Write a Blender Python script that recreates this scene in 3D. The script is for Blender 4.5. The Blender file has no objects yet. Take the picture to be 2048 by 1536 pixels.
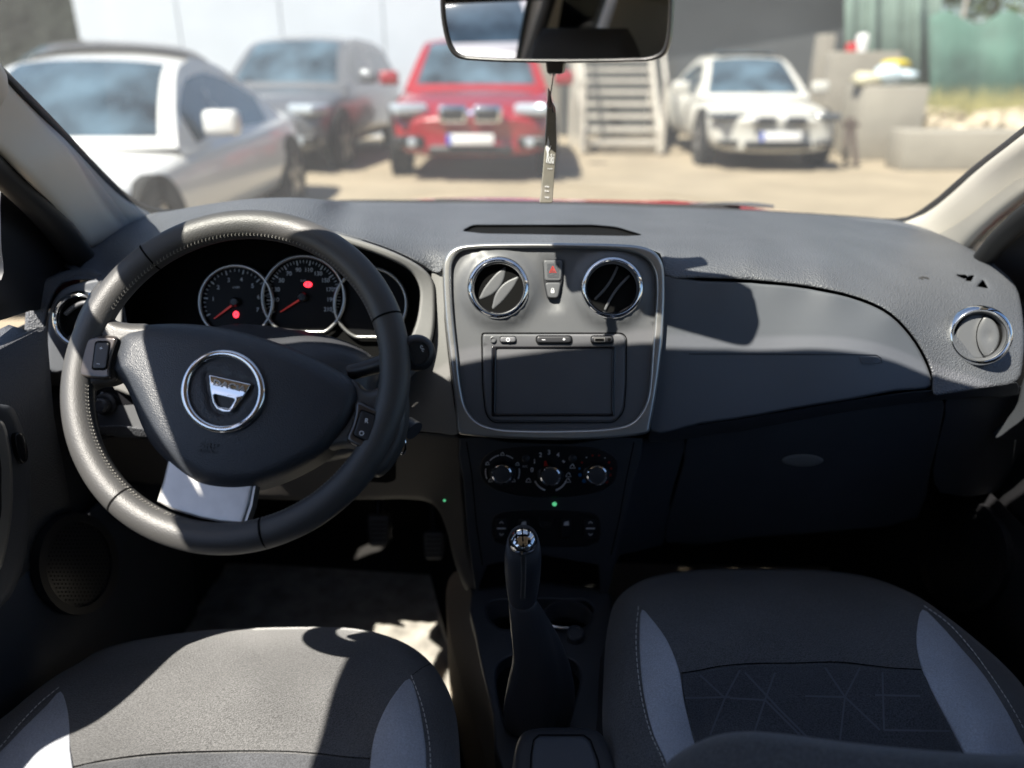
import bpy, bmesh, math, random
import numpy as np
from mathutils import Vector, Matrix
from mathutils.geometry import delaunay_2d_cdt
random.seed(4)
SC = bpy.context.scene
COL = SC.collection
rad = math.radians
# ------------------------------------------------------------------ camera
FPX = 1538.0
TH = math.atan(640 / FPX); PS = rad(3.2)
FW = np.array([-math.sin(PS) * math.cos(TH), math.cos(PS) * math.cos(TH), -math.sin(TH)])
RT = np.array([math.cos(PS), math.sin(PS), 0.0])
UP = np.cross(RT, FW)
CAM = np.array([0.0, 0.0, 1.25])
cd = bpy.data.cameras.new('camera'); cam = bpy.data.objects.new('camera', cd); COL.objects.link(cam)
cd.sensor_width = 36; cd.lens = FPX / 2048 * 36; cd.clip_start = .02; cd.clip_end = 500
m = Matrix.Identity(4)
for i in range(3):
    m[i][0] = RT[i]; m[i][1] = UP[i]; m[i][2] = -FW[i]; m[i][3] = CAM[i]
cam.matrix_world = m
cd.dof.use_dof = True; cd.dof.focus_distance = .92; cd.dof.aperture_fstop = 2.3
SC.camera = cam
# ------------------------------------------------------------------ light
SUN = Vector((-.45, -.50, 1.0)).normalized()
w = bpy.data.worlds.new('World'); SC.world = w; w.use_nodes = True
nt = w.node_tree; bg = nt.nodes['Background']
sky = nt.nodes.new('ShaderNodeTexSky'); sky.sky_type = 'NISHITA'; sky.sun_disc = False
sky.sun_elevation = math.asin(SUN.z); sky.sun_rotation = math.atan2(SUN.x, SUN.y)
nt.links.new(sky.outputs[0], bg.inputs[0]); sky.ozone_density = 4.0; bg.inputs[1].default_value = .062
sl = bpy.data.lights.new('sun', 'SUN'); so = bpy.data.objects.new('sun', sl); COL.objects.link(so)
sl.energy = 5.0; sl.angle = rad(.6); sl.color = (1, .94, .84)
so.rotation_euler = SUN.to_track_quat('Z', 'Y').to_euler(); so.location = (-4, -3, 9)
SC.view_settings.view_transform = 'Standard'; SC.view_settings.look = 'None'
SC.view_settings.exposure = 1.4; SC.view_settings.gamma = 1
SC.cycles.max_bounces = 10; SC.cycles.transparent_max_bounces = 16
SC.cycles.diffuse_bounces = 5; SC.cycles.glossy_bounces = 5
SC.cycles.caustics_reflective = False; SC.cycles.caustics_refractive = False
SC.cycles.sample_clamp_indirect = 6
SC.cycles.use_denoising = True
# ------------------------------------------------------------------ photograph geometry helpers
def ray(px, py): return FW + (px - 1024) / FPX * RT + (768 - py) / FPX * UP
def P(px, py, zc): return CAM + zc * ray(px, py)
def PY(px, py, y): r = ray(px, py); return CAM + r * (y - CAM[1]) / r[1]
def PZ(px, py, z): r = ray(px, py); return CAM + r * (z - CAM[2]) / r[2]
def zc_of(p): return float((np.array(p) - CAM) @ FW)
def CX(px, d, z):           # image column px, horizontal distance d, height z
    zc = d * math.cos(TH) + (CAM[2] - z) * math.sin(TH)
    lat = (px - 1024) / FPX * zc
    return np.array([-math.sin(PS) * d + RT[0] * lat, math.cos(PS) * d + RT[1] * lat, z])
def zrow(py, d):
    v = (768 - py) / FPX
    return CAM[2] + d * (-math.sin(TH) + v * math.cos(TH)) / (math.cos(TH) + v * math.sin(TH))
class Plane:
    def __init__(s, p0, n):
        s.p0 = np.array(p0, float); n = np.array(n, float); s.n = n / np.linalg.norm(n)
    def __call__(s, px, py, off=0):
        r = ray(px, py); t = ((s.p0 + s.n * off - CAM) @ s.n) / (r @ s.n); return CAM + r * t
class Surf:                  # smooth sheet through control points (px, py, 'y'|'z'|'x'|'d', value)
    def __init__(s, ctrl, lam=1e-4):
        pts = []; val = []
        for px, py, k, v in ctrl:
            r = ray(px, py)
            zc = v if k == 'd' else (v - CAM['xyz'.index(k)]) / r['xyz'.index(k)]
            pts.append((px / 1000, py / 1000)); val.append(1 / zc)
        X = np.array(pts); n = len(X); s.X = X
        A = np.zeros((n + 3, n + 3)); A[:n, :n] = s.K(X) + lam * np.eye(n)
        A[:n, n] = 1; A[:n, n + 1:] = X; A[n:, :n] = A[:n, n:].T
        s.w = np.linalg.solve(A, np.array(val + [0, 0, 0]))
    def K(s, Q):
        d = np.linalg.norm(Q[:, None] - s.X[None], axis=2)
        return np.where(d > 0, d * d * np.log(np.maximum(d, 1e-9)), 0)
    def __call__(s, px, py, off=0):
        q = np.array([[px / 1000, py / 1000]]); n = len(s.X)
        iv = float(s.K(q)[0] @ s.w[:n] + s.w[n] + q[0] @ s.w[n + 1:])
        return P(px, py, 1 / iv - off)
# ------------------------------------------------------------------ mesh helpers
def empty(name, loc, label, cat, group=None, rz=0):
    o = bpy.data.objects.new(name, None); COL.objects.link(o); o.location = loc
    o.rotation_euler.z = rz; o.empty_display_size = .1
    o['label'] = label; o['category'] = cat
    if group: o['group'] = group
    return o
def origin(par):
    v = Vector((0, 0, 0))
    while par is not None: v += par.location; par = par.parent
    return v
def mk(name, V, F, mat, par=None, smooth=True, angle=38, recalc=False, face_cam=False, local=False):
    me = bpy.data.meshes.new(name)
    o0 = Vector((0, 0, 0)) if local else origin(par)
    me.from_pydata([tuple(Vector(v) - o0) for v in V], [], [tuple(f) for f in F])
    if recalc or face_cam:
        bm = bmesh.new(); bm.from_mesh(me)
        bmesh.ops.remove_doubles(bm, verts=bm.verts, dist=1e-6)
        bmesh.ops.recalc_face_normals(bm, faces=bm.faces)
        if face_cam:
            c = Vector(CAM) - o0; s = sum((c - f.calc_center_median()).dot(f.normal) * f.calc_area() for f in bm.faces)
            if s < 0: bmesh.ops.reverse_faces(bm, faces=bm.faces)
        bm.to_mesh(me); bm.free()
    if smooth:
        me.shade_smooth()
        if angle: me.set_sharp_from_angle(angle=rad(angle))
    o = bpy.data.objects.new(name, me); COL.objects.link(o)
    if par is not None: o.parent = par
    if mat: me.materials.append(mat)
    return o
def tag(o, label=None, cat=None, group=None, kind=None):
    if label: o['label'] = label
    if cat: o['category'] = cat
    if group: o['group'] = group
    if kind: o['kind'] = kind
    return o
def cr(pts, n, closed=True):
    pts = [np.array(p, float) for p in pts]; N = len(pts)
    if n <= 1: return pts
    out = []
    rng = range(N) if closed else range(N - 1)
    for i in rng:
        if closed: p0, p1, p2, p3 = pts[i - 1], pts[i], pts[(i + 1) % N], pts[(i + 2) % N]
        else: p0, p1, p2, p3 = pts[max(i - 1, 0)], pts[i], pts[i + 1], pts[min(i + 2, N - 1)]
        d0 = max(np.linalg.norm(p1 - p0), 1e-9) ** .5; d1 = max(np.linalg.norm(p2 - p1), 1e-9) ** .5; d2 = max(np.linalg.norm(p3 - p2), 1e-9) ** .5
        m1 = (p2 - p1) if np.allclose(p0, p1) else ((p1 - p0) / d0 - (p2 - p0) / (d0 + d1) + (p2 - p1) / d1) * d1
        m2 = (p2 - p1) if np.allclose(p2, p3) else ((p2 - p1) / d1 - (p3 - p1) / (d1 + d2) + (p3 - p2) / d2) * d1
        for k in range(n):
            t = k / n; t2 = t * t; t3 = t2 * t
            out.append((2 * t3 - 3 * t2 + 1) * p1 + (t3 - 2 * t2 + t) * m1 + (-2 * t3 + 3 * t2) * p2 + (t3 - t2) * m2)
    if not closed: out.append(pts[-1])
    return out
def rpoly(pts, r, n=5):      # polygon with rounded corners
    out = []; N = len(pts); pts = [np.array(p, float) for p in pts]
    for i in range(N):
        a, b, c = pts[i - 1], pts[i], pts[(i + 1) % N]
        rr = min(r, .48 * np.linalg.norm(a - b), .48 * np.linalg.norm(c - b))
        u = b + (a - b) / np.linalg.norm(a - b) * rr; v = b + (c - b) / np.linalg.norm(c - b) * rr
        for k in range(n + 1):
            t = k / n; out.append((1 - t) ** 2 * u + 2 * t * (1 - t) * b + t * t * v)
    return out
def ell(cx, cy, rx, ry=None, n=40, a0=0, a1=360, rot=0):
    ry = ry or rx; o = []; full = abs(a1 - a0) >= 360; cr_, sr = math.cos(rad(rot)), math.sin(rad(rot))
    for k in range(n):
        a = rad(a0 + (a1 - a0) * k / (n if full else n - 1)); x = rx * math.cos(a); y = -ry * math.sin(a)
        o.append((cx + x * cr_ + y * sr, cy - x * sr + y * cr_))
    return o
def inpoly(Q, poly):
    x, y = Q[:, 0], Q[:, 1]; ins = np.zeros(len(Q), bool); n = len(poly)
    for i in range(n):
        x1, y1 = poly[i]; x2, y2 = poly[(i + 1) % n]
        c = ((y1 > y) != (y2 > y)); 
        with np.errstate(divide='ignore', invalid='ignore'):
            xi = (x2 - x1) * (y - y1) / (y2 - y1) + x1
        ins ^= c & (x < xi)
    return ins
def dist(Q, poly):
    d = np.full(len(Q), 1e9); n = len(poly)
    for i in range(n):
        a = np.array(poly[i]); b = np.array(poly[(i + 1) % n]); ab = b - a; L = ab @ ab
        if L < 1e-12: continue
        t = np.clip(((Q - a) @ ab) / L, 0, 1); d = np.minimum(d, np.linalg.norm(Q - (a + t[:, None] * ab), axis=1))
    return d
def resamp(l, sp):
    l = np.array(l, float); q = np.vstack([l, l[:1]]); d = np.concatenate([[0], np.cumsum(np.linalg.norm(np.diff(q, axis=0), axis=1))])
    n = max(8, int(round(d[-1] / sp))); s_ = np.linspace(0, d[-1], n, endpoint=False)
    return np.stack([np.interp(s_, d, q[:, 0]), np.interp(s_, d, q[:, 1])], 1)
def skin(name, outline, S, mat, par=None, step=14, er=0, ed=.004, off=0, skirt=(0, .02, 0), holes=(), n=4, angle=40, fn=None, rad_skirt=0):
    out = np.array(cr(outline, n))
    hl = [np.array(h, float) for h in holes]
    if er: out = resamp(out, max(2.2, er * .3)); hl = [resamp(h, max(2.2, er * .3)) for h in hl]
    lo = out.min(0); hi = out.max(0)
    gx, gy = np.meshgrid(np.arange(lo[0] + step * .5, hi[0], step), np.arange(lo[1] + step * .5, hi[1], step))
    gx = gx + (np.arange(gx.shape[0]) % 2)[:, None] * step * .5
    Q = np.stack([gx.ravel(), gy.ravel()], 1)
    if len(Q): 
        k = inpoly(Q, out)
        for h in hl: k &= ~inpoly(Q, h)
        Q = Q[k]
    loops = [out] + hl
    def dall(Q): return np.min([dist(Q, l) for l in loops], axis=0)
    if len(Q): Q = Q[dall(Q) > max(step * .45, er * 1.05 if er else 0)]
    if er:
        for fr in (.12, .3, .55, .8, 1.0):
            d = er * fr
            for li, l in enumerate(loops):
                N = len(l); nx = np.roll(l, -1, 0) - np.roll(l, 1, 0)
                nn = np.stack([nx[:, 1], -nx[:, 0]], 1); nn /= np.maximum(np.linalg.norm(nn, axis=1), 1e-9)[:, None]
                for sgn in (1, -1):
                    R = l + nn * d * sgn
                    k = inpoly(R, out)
                    for h in hl: k &= ~inpoly(R, h)
                    R = R[k]
                    if len(R): R = R[dall(R) > d * .93]
                    if len(R): Q = np.concatenate([Q, R]) if len(Q) else R
    V2 = np.concatenate(loops + ([Q] if len(Q) else []))
    edges = []; s0 = 0
    for l in loops:
        N = len(l); edges += [(s0 + i, s0 + (i + 1) % N) for i in range(N)]; s0 += N
    nv, ne, nf, ov, _, _ = delaunay_2d_cdt([Vector((float(a), float(b))) for a, b in V2], edges, [], 0, 1e-5)
    nv = np.array([(v.x, v.y) for v in nv]); nf = np.array([list(f) for f in nf])
    C = nv[nf].mean(1); k = inpoly(C, out)
    for h in hl: k &= ~inpoly(C, h)
    nf = nf[k]
    D = dall(nv)
    V = []
    for i, (px, py) in enumerate(nv):
        o = off
        if er and D[i] < er: o -= ed * (1 - math.sqrt(max(0, 1 - (1 - D[i] / er) ** 2)))
        if fn: o += fn(px, py)
        V.append(S(px, py, o))
    F = [list(f) for f in nf]
    if skirt is not None:
        ec = {}
        for f in F:
            for a, b in ((f[0], f[1]), (f[1], f[2]), (f[2], f[0])):
                ec[(a, b)] = ec.get((a, b), 0) + 1
        bd = [(a, b) for (a, b) in ec if (b, a) not in ec]
        mp = {}; rs = np.isscalar(skirt); sk = skirt if rs else np.array(skirt, float)
        for a, b in bd:
            for q in (a, b):
                if q not in mp: mp[q] = len(V); V.append(np.array(V[q]) + ((np.array(V[q]) - CAM) / np.linalg.norm(np.array(V[q]) - CAM) * sk if rs else sk))
        for a, b in bd: F.append([b, a, mp[a], mp[b]])
    return mk(name, V, F, mat, par, angle=angle, face_cam=True)
def basis(n):
    n = Vector(n).normalized(); a = Vector((1, 0, 0)) if abs(n.x) < .9 else Vector((0, 0, 1))
    u = (a - n * a.dot(n)).normalized(); v = n.cross(u); return u, v, n
def lathe(name, c, n, prof, mat, par=None, seg=40, angle=40, sx=1, sy=1, cap=True):
    u, v, n = basis(n); V = []; F = []; c = Vector(c)
    for r, h in prof:
        for k in range(seg):
            a = 2 * math.pi * k / seg
            V.append(c + u * (r * math.cos(a) * sx) + v * (r * math.sin(a) * sy) + n * h)
    for i in range(len(prof) - 1):
        for k in range(seg):
            a = i * seg + k; b = i * seg + (k + 1) % seg; F.append((a, b, b + seg, a + seg))
    if cap:
        if prof[0][0] > 1e-6: F.append(tuple(range(seg))[::-1])
        if prof[-1][0] > 1e-6: F.append(tuple(range((len(prof) - 1) * seg, len(prof) * seg)))
    return mk(name, V, F, mat, par, angle=angle, recalc=True)
def tube(name, pts, r, mat, par=None, seg=10, cr_n=0, flat=1, up=None, closed=False, angle=50):
    if cr_n:
        if not np.isscalar(r):
            rr = cr([np.array([x, 0.]) for x in r], cr_n, closed); r = [q[0] for q in rr]
        pts = cr(pts, cr_n, closed)
    pts = [Vector(p) for p in pts]; N = len(pts)
    if np.isscalar(r): r = [r] * N
    V = []; F = []; pu = Vector(up) if up is not None else None
    for i, p in enumerate(pts):
        t = (pts[(i + 1) % N] - pts[i - 1]) if closed else (pts[min(i + 1, N - 1)] - pts[max(i - 1, 0)])
        t.normalize()
        if pu is None: pu = basis(t)[0]
        u = (pu - t * pu.dot(t)).normalized(); v = t.cross(u)
        if up is None: pu = u
        for k in range(seg):
            a = 2 * math.pi * k / seg; V.append(p + u * (r[i] * math.cos(a) * flat) + v * (r[i] * math.sin(a)))
    for i in range(N if closed else N - 1):
        for k in range(seg):
            a = i * seg + k; b = i * seg + (k + 1) % seg; j = ((i + 1) % N) * seg
            F.append((a, b, j + (k + 1) % seg, j + k))
    if not closed: F += [tuple(range(seg))[::-1], tuple(range((N - 1) * seg, N * seg))]
    return mk(name, V, F, mat, par, angle=angle, recalc=True)
def boxv(c, s, rz=0):
    c = Vector(c); R = Matrix.Rotation(rz, 3, 'Z'); V = []
    for z in (-.5, .5):
        for x, y in ((-.5, -.5), (.5, -.5), (.5, .5), (-.5, .5)): V.append(c + R @ Vector((x * s[0], y * s[1], z * s[2])))
    return V, [(3, 2, 1, 0), (4, 5, 6, 7), (0, 1, 5, 4), (1, 2, 6, 5), (2, 3, 7, 6), (3, 0, 4, 7)]
def bevel(o, w_, seg=3, sub=0):
    bm = bmesh.new(); bm.from_mesh(o.data)
    bmesh.ops.bevel(bm, geom=list(bm.edges), offset=w_, segments=seg, affect='EDGES', profile=.5, clamp_overlap=True)
    bm.to_mesh(o.data); bm.free(); o.data.shade_smooth(); o.data.set_sharp_from_angle(angle=rad(40)); return o
def box(name, c, s, mat, par=None, rz=0, bev=0, local=False):
    V, F = boxv(c, s, rz); o = mk(name, V, F, mat, par, angle=30, local=local)
    if bev: bevel(o, bev)
    return o
def multi(parts):
    V = []; F = []
    for v, f in parts: k = len(V); V += list(v); F += [tuple(i + k for i in g) for g in f]
    return V, F
def hexa(a): # 8 points bottom4, top4
    return list(a), [(3, 2, 1, 0), (4, 5, 6, 7), (0, 1, 5, 4), (1, 2, 6, 5), (2, 3, 7, 6), (3, 0, 4, 7)]
def text(name, s, S, px, py, h, mat, par, rot=0, off=.0006, ext=0, wid=None, align='CENTER', shear=0, bold=.012):
    cu = bpy.data.curves.new('t', 'FONT'); cu.body = s; cu.align_x = align; cu.align_y = 'CENTER'; cu.size = 1; cu.shear = shear; cu.offset = bold
    if ext: cu.extrude = .5
    ob = bpy.data.objects.new('t', cu); COL.objects.link(ob)
    dg = bpy.context.evaluated_depsgraph_get(); me = bpy.data.meshes.new_from_object(ob.evaluated_get(dg))
    bpy.data.objects.remove(ob); bpy.data.curves.remove(cu)
    V = []; F = [tuple(p.vertices) for p in me.polygons]
    sc = h / .7; c, sn = math.cos(rad(rot)), math.sin(rad(rot))
    xs = [v.co.x for v in me.vertices] or [0, 1]; sx = sc if not wid else wid / max(max(xs) - min(xs), 1e-6)
    for v in me.vertices:
        x = v.co.x * sx; y = v.co.y * sc
        V.append(S(px + x * c + y * sn, py + x * sn - y * c, off + (v.co.z + .5) * ext if ext else off))
    bpy.data.meshes.remove(me)
    return mk(name, V, F, mat, par, smooth=False)
def strokes(name, polys, S, wpx, mat, par, off=.0006, seg=1): # flat painted lines: list of px polylines
    V = []; F = []
    for pl in polys:
        pl = [np.array(p, float) for p in pl]; q_ = [pl[0]]
        for a_, b_ in zip(pl[:-1], pl[1:]):
            m_ = max(1, int(np.linalg.norm(b_ - a_) / 9))
            for k_ in range(1, m_ + 1): q_.append(a_ + (b_ - a_) * k_ / m_)
        pl = q_; k0 = len(V)
        for i, p in enumerate(pl):
            t = pl[min(i + 1, len(pl) - 1)] - pl[max(i - 1, 0)]; t /= max(np.linalg.norm(t), 1e-9); nn = np.array([-t[1], t[0]]) * wpx / 2
            V += [S(*(p + nn), off), S(*(p - nn), off)]
        for i in range(len(pl) - 1): F.append((k0 + 2 * i, k0 + 2 * i + 1, k0 + 2 * i + 3, k0 + 2 * i + 2))
    return mk(name, V, F, mat, par, smooth=False)
def stitch(name, line, S, mat, par, L=7, gap=3, wpx=1.7, off=.0012, thick=.0008, n=6, slant=0):
    pl = cr(line, n, False); seg = []; V = []; F = []
    d = [0]
    for i in range(1, len(pl)): d.append(d[-1] + np.linalg.norm(pl[i] - pl[i - 1]))
    def at(s): return np.array([np.interp(s, d, [p[0] for p in pl]), np.interp(s, d, [p[1] for p in pl])])
    s = 0
    while s + L < d[-1]:
        a, b = at(s), at(s + L); t = (b - a) / max(np.linalg.norm(b - a), 1e-9); nn = np.array([-t[1], t[0]])
        a = a - nn * slant; b = b + nn * slant; mid = (a + b) / 2
        k = len(V)
        for q, hh, ww in ((a, 0, .6), (mid, thick, 1), (b, 0, .6)):
            V += [S(*(q + nn * wpx / 2 * ww), off - thick), S(*q, off + hh), S(*(q - nn * wpx / 2 * ww), off - thick)]
        for i in (0, 3):
            F += [(k + i, k + i + 1, k + i + 4, k + i + 3), (k + i + 1, k + i + 2, k + i + 5, k + i + 4)]
        s += L + gap
    return mk(name, V, F, mat, par)
# ------------------------------------------------------------------ materials
def mat(name, col, rough=.5, metal=0, bump=None, bs=.3, bd=.001, scale=600, var=0, vs=60, spec=.5, emis=0, coat=0, speck=0, sheen=0):
    m = bpy.data.materials.new(name); m.use_nodes = True; t = m.node_tree; b = t.nodes['Principled BSDF']
    col = tuple(col) if not np.isscalar(col) else (col, col, col)
    b.inputs['Base Color'].default_value = (*col, 1); b.inputs['Roughness'].default_value = rough
    b.inputs['Metallic'].default_value = metal; b.inputs['Specular IOR Level'].default_value = spec
    if coat: b.inputs['Coat Weight'].default_value = coat; b.inputs['Coat Roughness'].default_value = .05
    if sheen: b.inputs['Sheen Weight'].default_value = sheen; b.inputs['Sheen Roughness'].default_value = .5
    if emis: b.inputs['Emission Color'].default_value = (*col, 1); b.inputs['Emission Strength'].default_value = emis
    N = t.nodes.new; L = t.links.new
    tc = N('ShaderNodeTexCoord')
    if var or speck:
        n1 = N('ShaderNodeTexNoise'); n1.inputs['Scale'].default_value = vs; n1.inputs['Detail'].default_value = 5
        L(tc.outputs['Object'], n1.inputs['Vector'])
        mr = N('ShaderNodeMapRange'); mr.inputs[1].default_value = .3; mr.inputs[2].default_value = .7
        mr.inputs[3].default_value = 1 - var; mr.inputs[4].default_value = 1 + var; L(n1.outputs[0], mr.inputs[0])
        src = mr.outputs[0]
        if speck:
            n2 = N('ShaderNodeTexNoise'); n2.inputs['Scale'].default_value = 1300; n2.inputs['Detail'].default_value = 2
            L(tc.outputs['Object'], n2.inputs['Vector'])
            m2 = N('ShaderNodeMapRange'); m2.inputs[1].default_value = .35; m2.inputs[2].default_value = .65
            m2.inputs[3].default_value = 1 - speck; n2.inputs['Scale'].default_value = 620; m2.inputs[4].default_value = 1 + speck; L(n2.outputs[0], m2.inputs[0])
            mm = N('ShaderNodeMath'); mm.operation = 'MULTIPLY'; L(src, mm.inputs[0]); L(m2.outputs[0], mm.inputs[1]); src = mm.outputs[0]
        mx = N('ShaderNodeVectorMath'); mx.operation = 'SCALE'; mx.inputs[0].default_value = col; L(src, mx.inputs['Scale']); L(mx.outputs[0], b.inputs['Base Color'])
    if bump:
        bp = N('ShaderNodeBump'); bp.inputs['Strength'].default_value = bs; bp.inputs['Distance'].default_value = bd
        if bump == 'grain':
            v = N('ShaderNodeTexVoronoi'); v.feature = 'SMOOTH_F1'; v.inputs['Scale'].default_value = scale; v.inputs['Smoothness'].default_value = .4
            ns = N('ShaderNodeTexNoise'); ns.inputs['Scale'].default_value = scale * .35
            mp = N('ShaderNodeVectorMath'); mp.operation = 'ADD'; sc_ = N('ShaderNodeVectorMath'); sc_.operation = 'SCALE'; sc_.inputs['Scale'].default_value = 1.2 / scale
            L(tc.outputs['Object'], ns.inputs['Vector']); L(ns.outputs['Color'], sc_.inputs[0]); L(sc_.outputs[0], mp.inputs[0]); L(tc.outputs['Object'], mp.inputs[1])
            L(mp.outputs[0], v.inputs['Vector']); L(v.outputs['Distance'], bp.inputs['Height'])
        elif bump == 'weave':
            ck = N('ShaderNodeTexChecker'); ck.inputs['Scale'].default_value = scale
            ns = N('ShaderNodeTexNoise'); ns.inputs['Scale'].default_value = scale * .8
            ad = N('ShaderNodeMath'); L(tc.outputs['Object'], ck.inputs[0]); L(tc.outputs['Object'], ns.inputs['Vector'])
            L(ck.outputs['Fac'], ad.inputs[0]); L(ns.outputs[0], ad.inputs[1]); L(ad.outputs[0], bp.inputs['Height'])
        else:
            ns = N('ShaderNodeTexNoise'); ns.inputs['Scale'].default_value = scale; ns.inputs['Detail'].default_value = 4
            L(tc.outputs['Object'], ns.inputs['Vector']); L(ns.outputs[0], bp.inputs['Height'])
        L(bp.outputs[0], b.inputs['Normal'])
    return m
def glass(name, tint, refl=1.0):
    m = bpy.data.materials.new(name); m.use_nodes = True; t = m.node_tree; t.nodes.remove(t.nodes['Principled BSDF'])
    o = t.nodes['Material Output']; N = t.nodes.new; L = t.links.new
    tr = N('ShaderNodeBsdfTransparent'); tr.inputs[0].default_value = (*tint, 1)
    gl = N('ShaderNodeBsdfGlossy'); gl.inputs['Roughness'].default_value = 0; gl.inputs[0].default_value = (refl, refl, refl, 1)
    fr = N('ShaderNodeFresnel'); fr.inputs[0].default_value = 1.45; mx = N('ShaderNodeMixShader')
    L(fr.outputs[0], mx.inputs[0]); L(tr.outputs[0], mx.inputs[1]); L(gl.outputs[0], mx.inputs[2]); L(mx.outputs[0], o.inputs[0]); return m
M = {}
M['dash'] = mat('dash_grain', (.092, .097, .108), .48, bump='grain', bs=.75, bd=.0016, scale=460, var=.08, vs=12)
M['dash2'] = mat('dash_fine', (.09, .098, .112), .52, bump='weave', bs=.2, bd=.0004, scale=900, var=.05, vs=9)
M['panel'] = mat('panel_grey', (.105, .108, .115), .42, bump='noise', bs=.12, bd=.0004, scale=1500, var=.04, vs=20)
M['strip'] = mat('strip_grey', (.2, .198, .192), .5, bump='weave', bs=.25, bd=.0004, scale=800)
M['dark'] = mat('dark_plastic', (.05, .054, .062), .5, bump='grain', bs=.3, bd=.0006, scale=500, var=.1, vs=15)
M['black'] = mat('black_plastic', (.018, .018, .020), .35)
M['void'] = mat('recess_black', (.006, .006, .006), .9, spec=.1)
M['gloss'] = mat('gloss_black', (.012, .012, .014), .12)
M['leather'] = mat('leather', (.062, .061, .06), .46, bump='grain', bs=.32, bd=.0006, scale=820, var=.06, vs=30, spec=.6)
M['leather2'] = mat('leather_smooth', (.05, .052, .058), .38, bump='grain', bs=.35, bd=.0007, scale=600, spec=.5)
M['hub'] = mat('hub_grain', (.036, .040, .048), .44, bump='grain', bs=.45, bd=.0008, scale=760, var=.06, vs=30)
M['chrome'] = mat('chrome', (.82, .83, .84), .07, 1)
M['satin'] = mat('satin_silver', (.48, .48, .47), .32, .85, bump='noise', bs=.05, bd=.0003, scale=1500)
M['silver'] = mat('silver_plastic', (.62, .61, .60), .33, .35, var=.06, vs=60)
M['bezel'] = mat('smoked_bezel', (.075, .066, .062), .16, .3, coat=.5)
M['btn'] = mat('button_black', (.022, .023, .026), .4)
M['screen'] = mat('screen_glass', (.075, .045, .042), .13, spec=.55)  # brown cabin reflection put into the base colour
M['white'] = mat('print_white', (.85, .86, .88), .5)
M['dimwhite'] = mat('print_grey', (.75, .77, .8), .5)
M['red'] = mat('print_red', (.5, .03, .02), .4)
M['needle'] = mat('needle_red', (.5, .04, .03), .4, emis=.12)
M['lampred'] = mat('lamp_red', (1, .03, .05), .4, emis=1.3)
M['lampgreen'] = mat('lamp_green', (.1, .55, .25), .4, emis=.35)
M['blue'] = mat('print_blue', (.03, .2, .55), .4)
M['beige'] = mat('beige_trim', (.62, .58, .51), .6, bump='noise', bs=.1, bd=.0004, scale=900, var=.03, vs=8)
M['liner'] = mat('headliner', (.34, .31, .28), .95, bump='noise', bs=.2, bd=.0006, scale=900)
M['seatc'] = mat('seat_cloth', (.105, .105, .106), .82, bump='weave', bs=.8, bd=.0009, scale=420, var=.10, vs=12, speck=.45, spec=.35, sheen=.35)
M['seatm'] = mat('seat_insert', (.065, .068, .075), .85, bump='weave', bs=.5, bd=.0006, scale=380, var=.12, vs=15, speck=.4, spec=.3, sheen=.25)
M['seatg'] = mat('seat_stripe', (.50, .525, .58), .8, bump='weave', bs=.6, bd=.0008, scale=420, var=.06, vs=15, speck=.16, sheen=.2)
M['seats'] = mat('seat_side', (.03, .031, .035), .85, bump='weave', bs=.4, bd=.0005, scale=400)
M['thread'] = mat('thread', (.75, .74, .70), .7)
M['thread2'] = mat('thread_grey', (.32, .31, .28), .7)
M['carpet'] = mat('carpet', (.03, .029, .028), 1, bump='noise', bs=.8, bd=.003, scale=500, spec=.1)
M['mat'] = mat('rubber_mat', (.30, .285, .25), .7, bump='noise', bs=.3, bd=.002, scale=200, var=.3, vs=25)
M['brown'] = mat('warm_bounce_tan', (.24, .195, .145), .9, bump='noise', bs=.5, bd=.001, scale=700, spec=.2)  # dark console trim with warm bounce light put into its colour
M['rubber'] = mat('rubber', (.012, .012, .012), .6)
M['redpaint'] = mat('red_paint', (.45, .015, .015), .25, coat=1)
M['glassf'] = glass('windscreen_glass', (.84, .86, .84), .8)
t_ = M['glassf'].node_tree; o_ = t_.nodes['Material Output']; last = o_.inputs[0].links[0].from_socket
tl_ = t_.nodes.new('ShaderNodeBsdfTranslucent'); tl_.inputs[0].default_value = (.9, .9, .88, 1); mx_ = t_.nodes.new('ShaderNodeMixShader')
nz_ = t_.nodes.new('ShaderNodeTexNoise'); nz_.inputs['Scale'].default_value = 5; nz_.inputs['Detail'].default_value = 6; mr_ = t_.nodes.new('ShaderNodeMapRange')
mr_.inputs[3].default_value = .012; mr_.inputs[4].default_value = .05; tcw = t_.nodes.new('ShaderNodeTexCoord'); t_.links.new(tcw.outputs['Object'], nz_.inputs[0]); t_.links.new(nz_.outputs[0], mr_.inputs[0])
t_.links.new(mr_.outputs[0], mx_.inputs[0]); t_.links.new(last, mx_.inputs[1]); t_.links.new(tl_.outputs[0], mx_.inputs[2]); t_.links.new(mx_.outputs[0], o_.inputs[0])
M['glasst'] = glass('tinted_glass', (.30, .32, .32), .8)
M['glasss'] = glass('side_glass', (.88, .9, .89), .8)
M['mirror'] = mat('mirror_glass', (.86, .86, .86), .0, 1)
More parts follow.
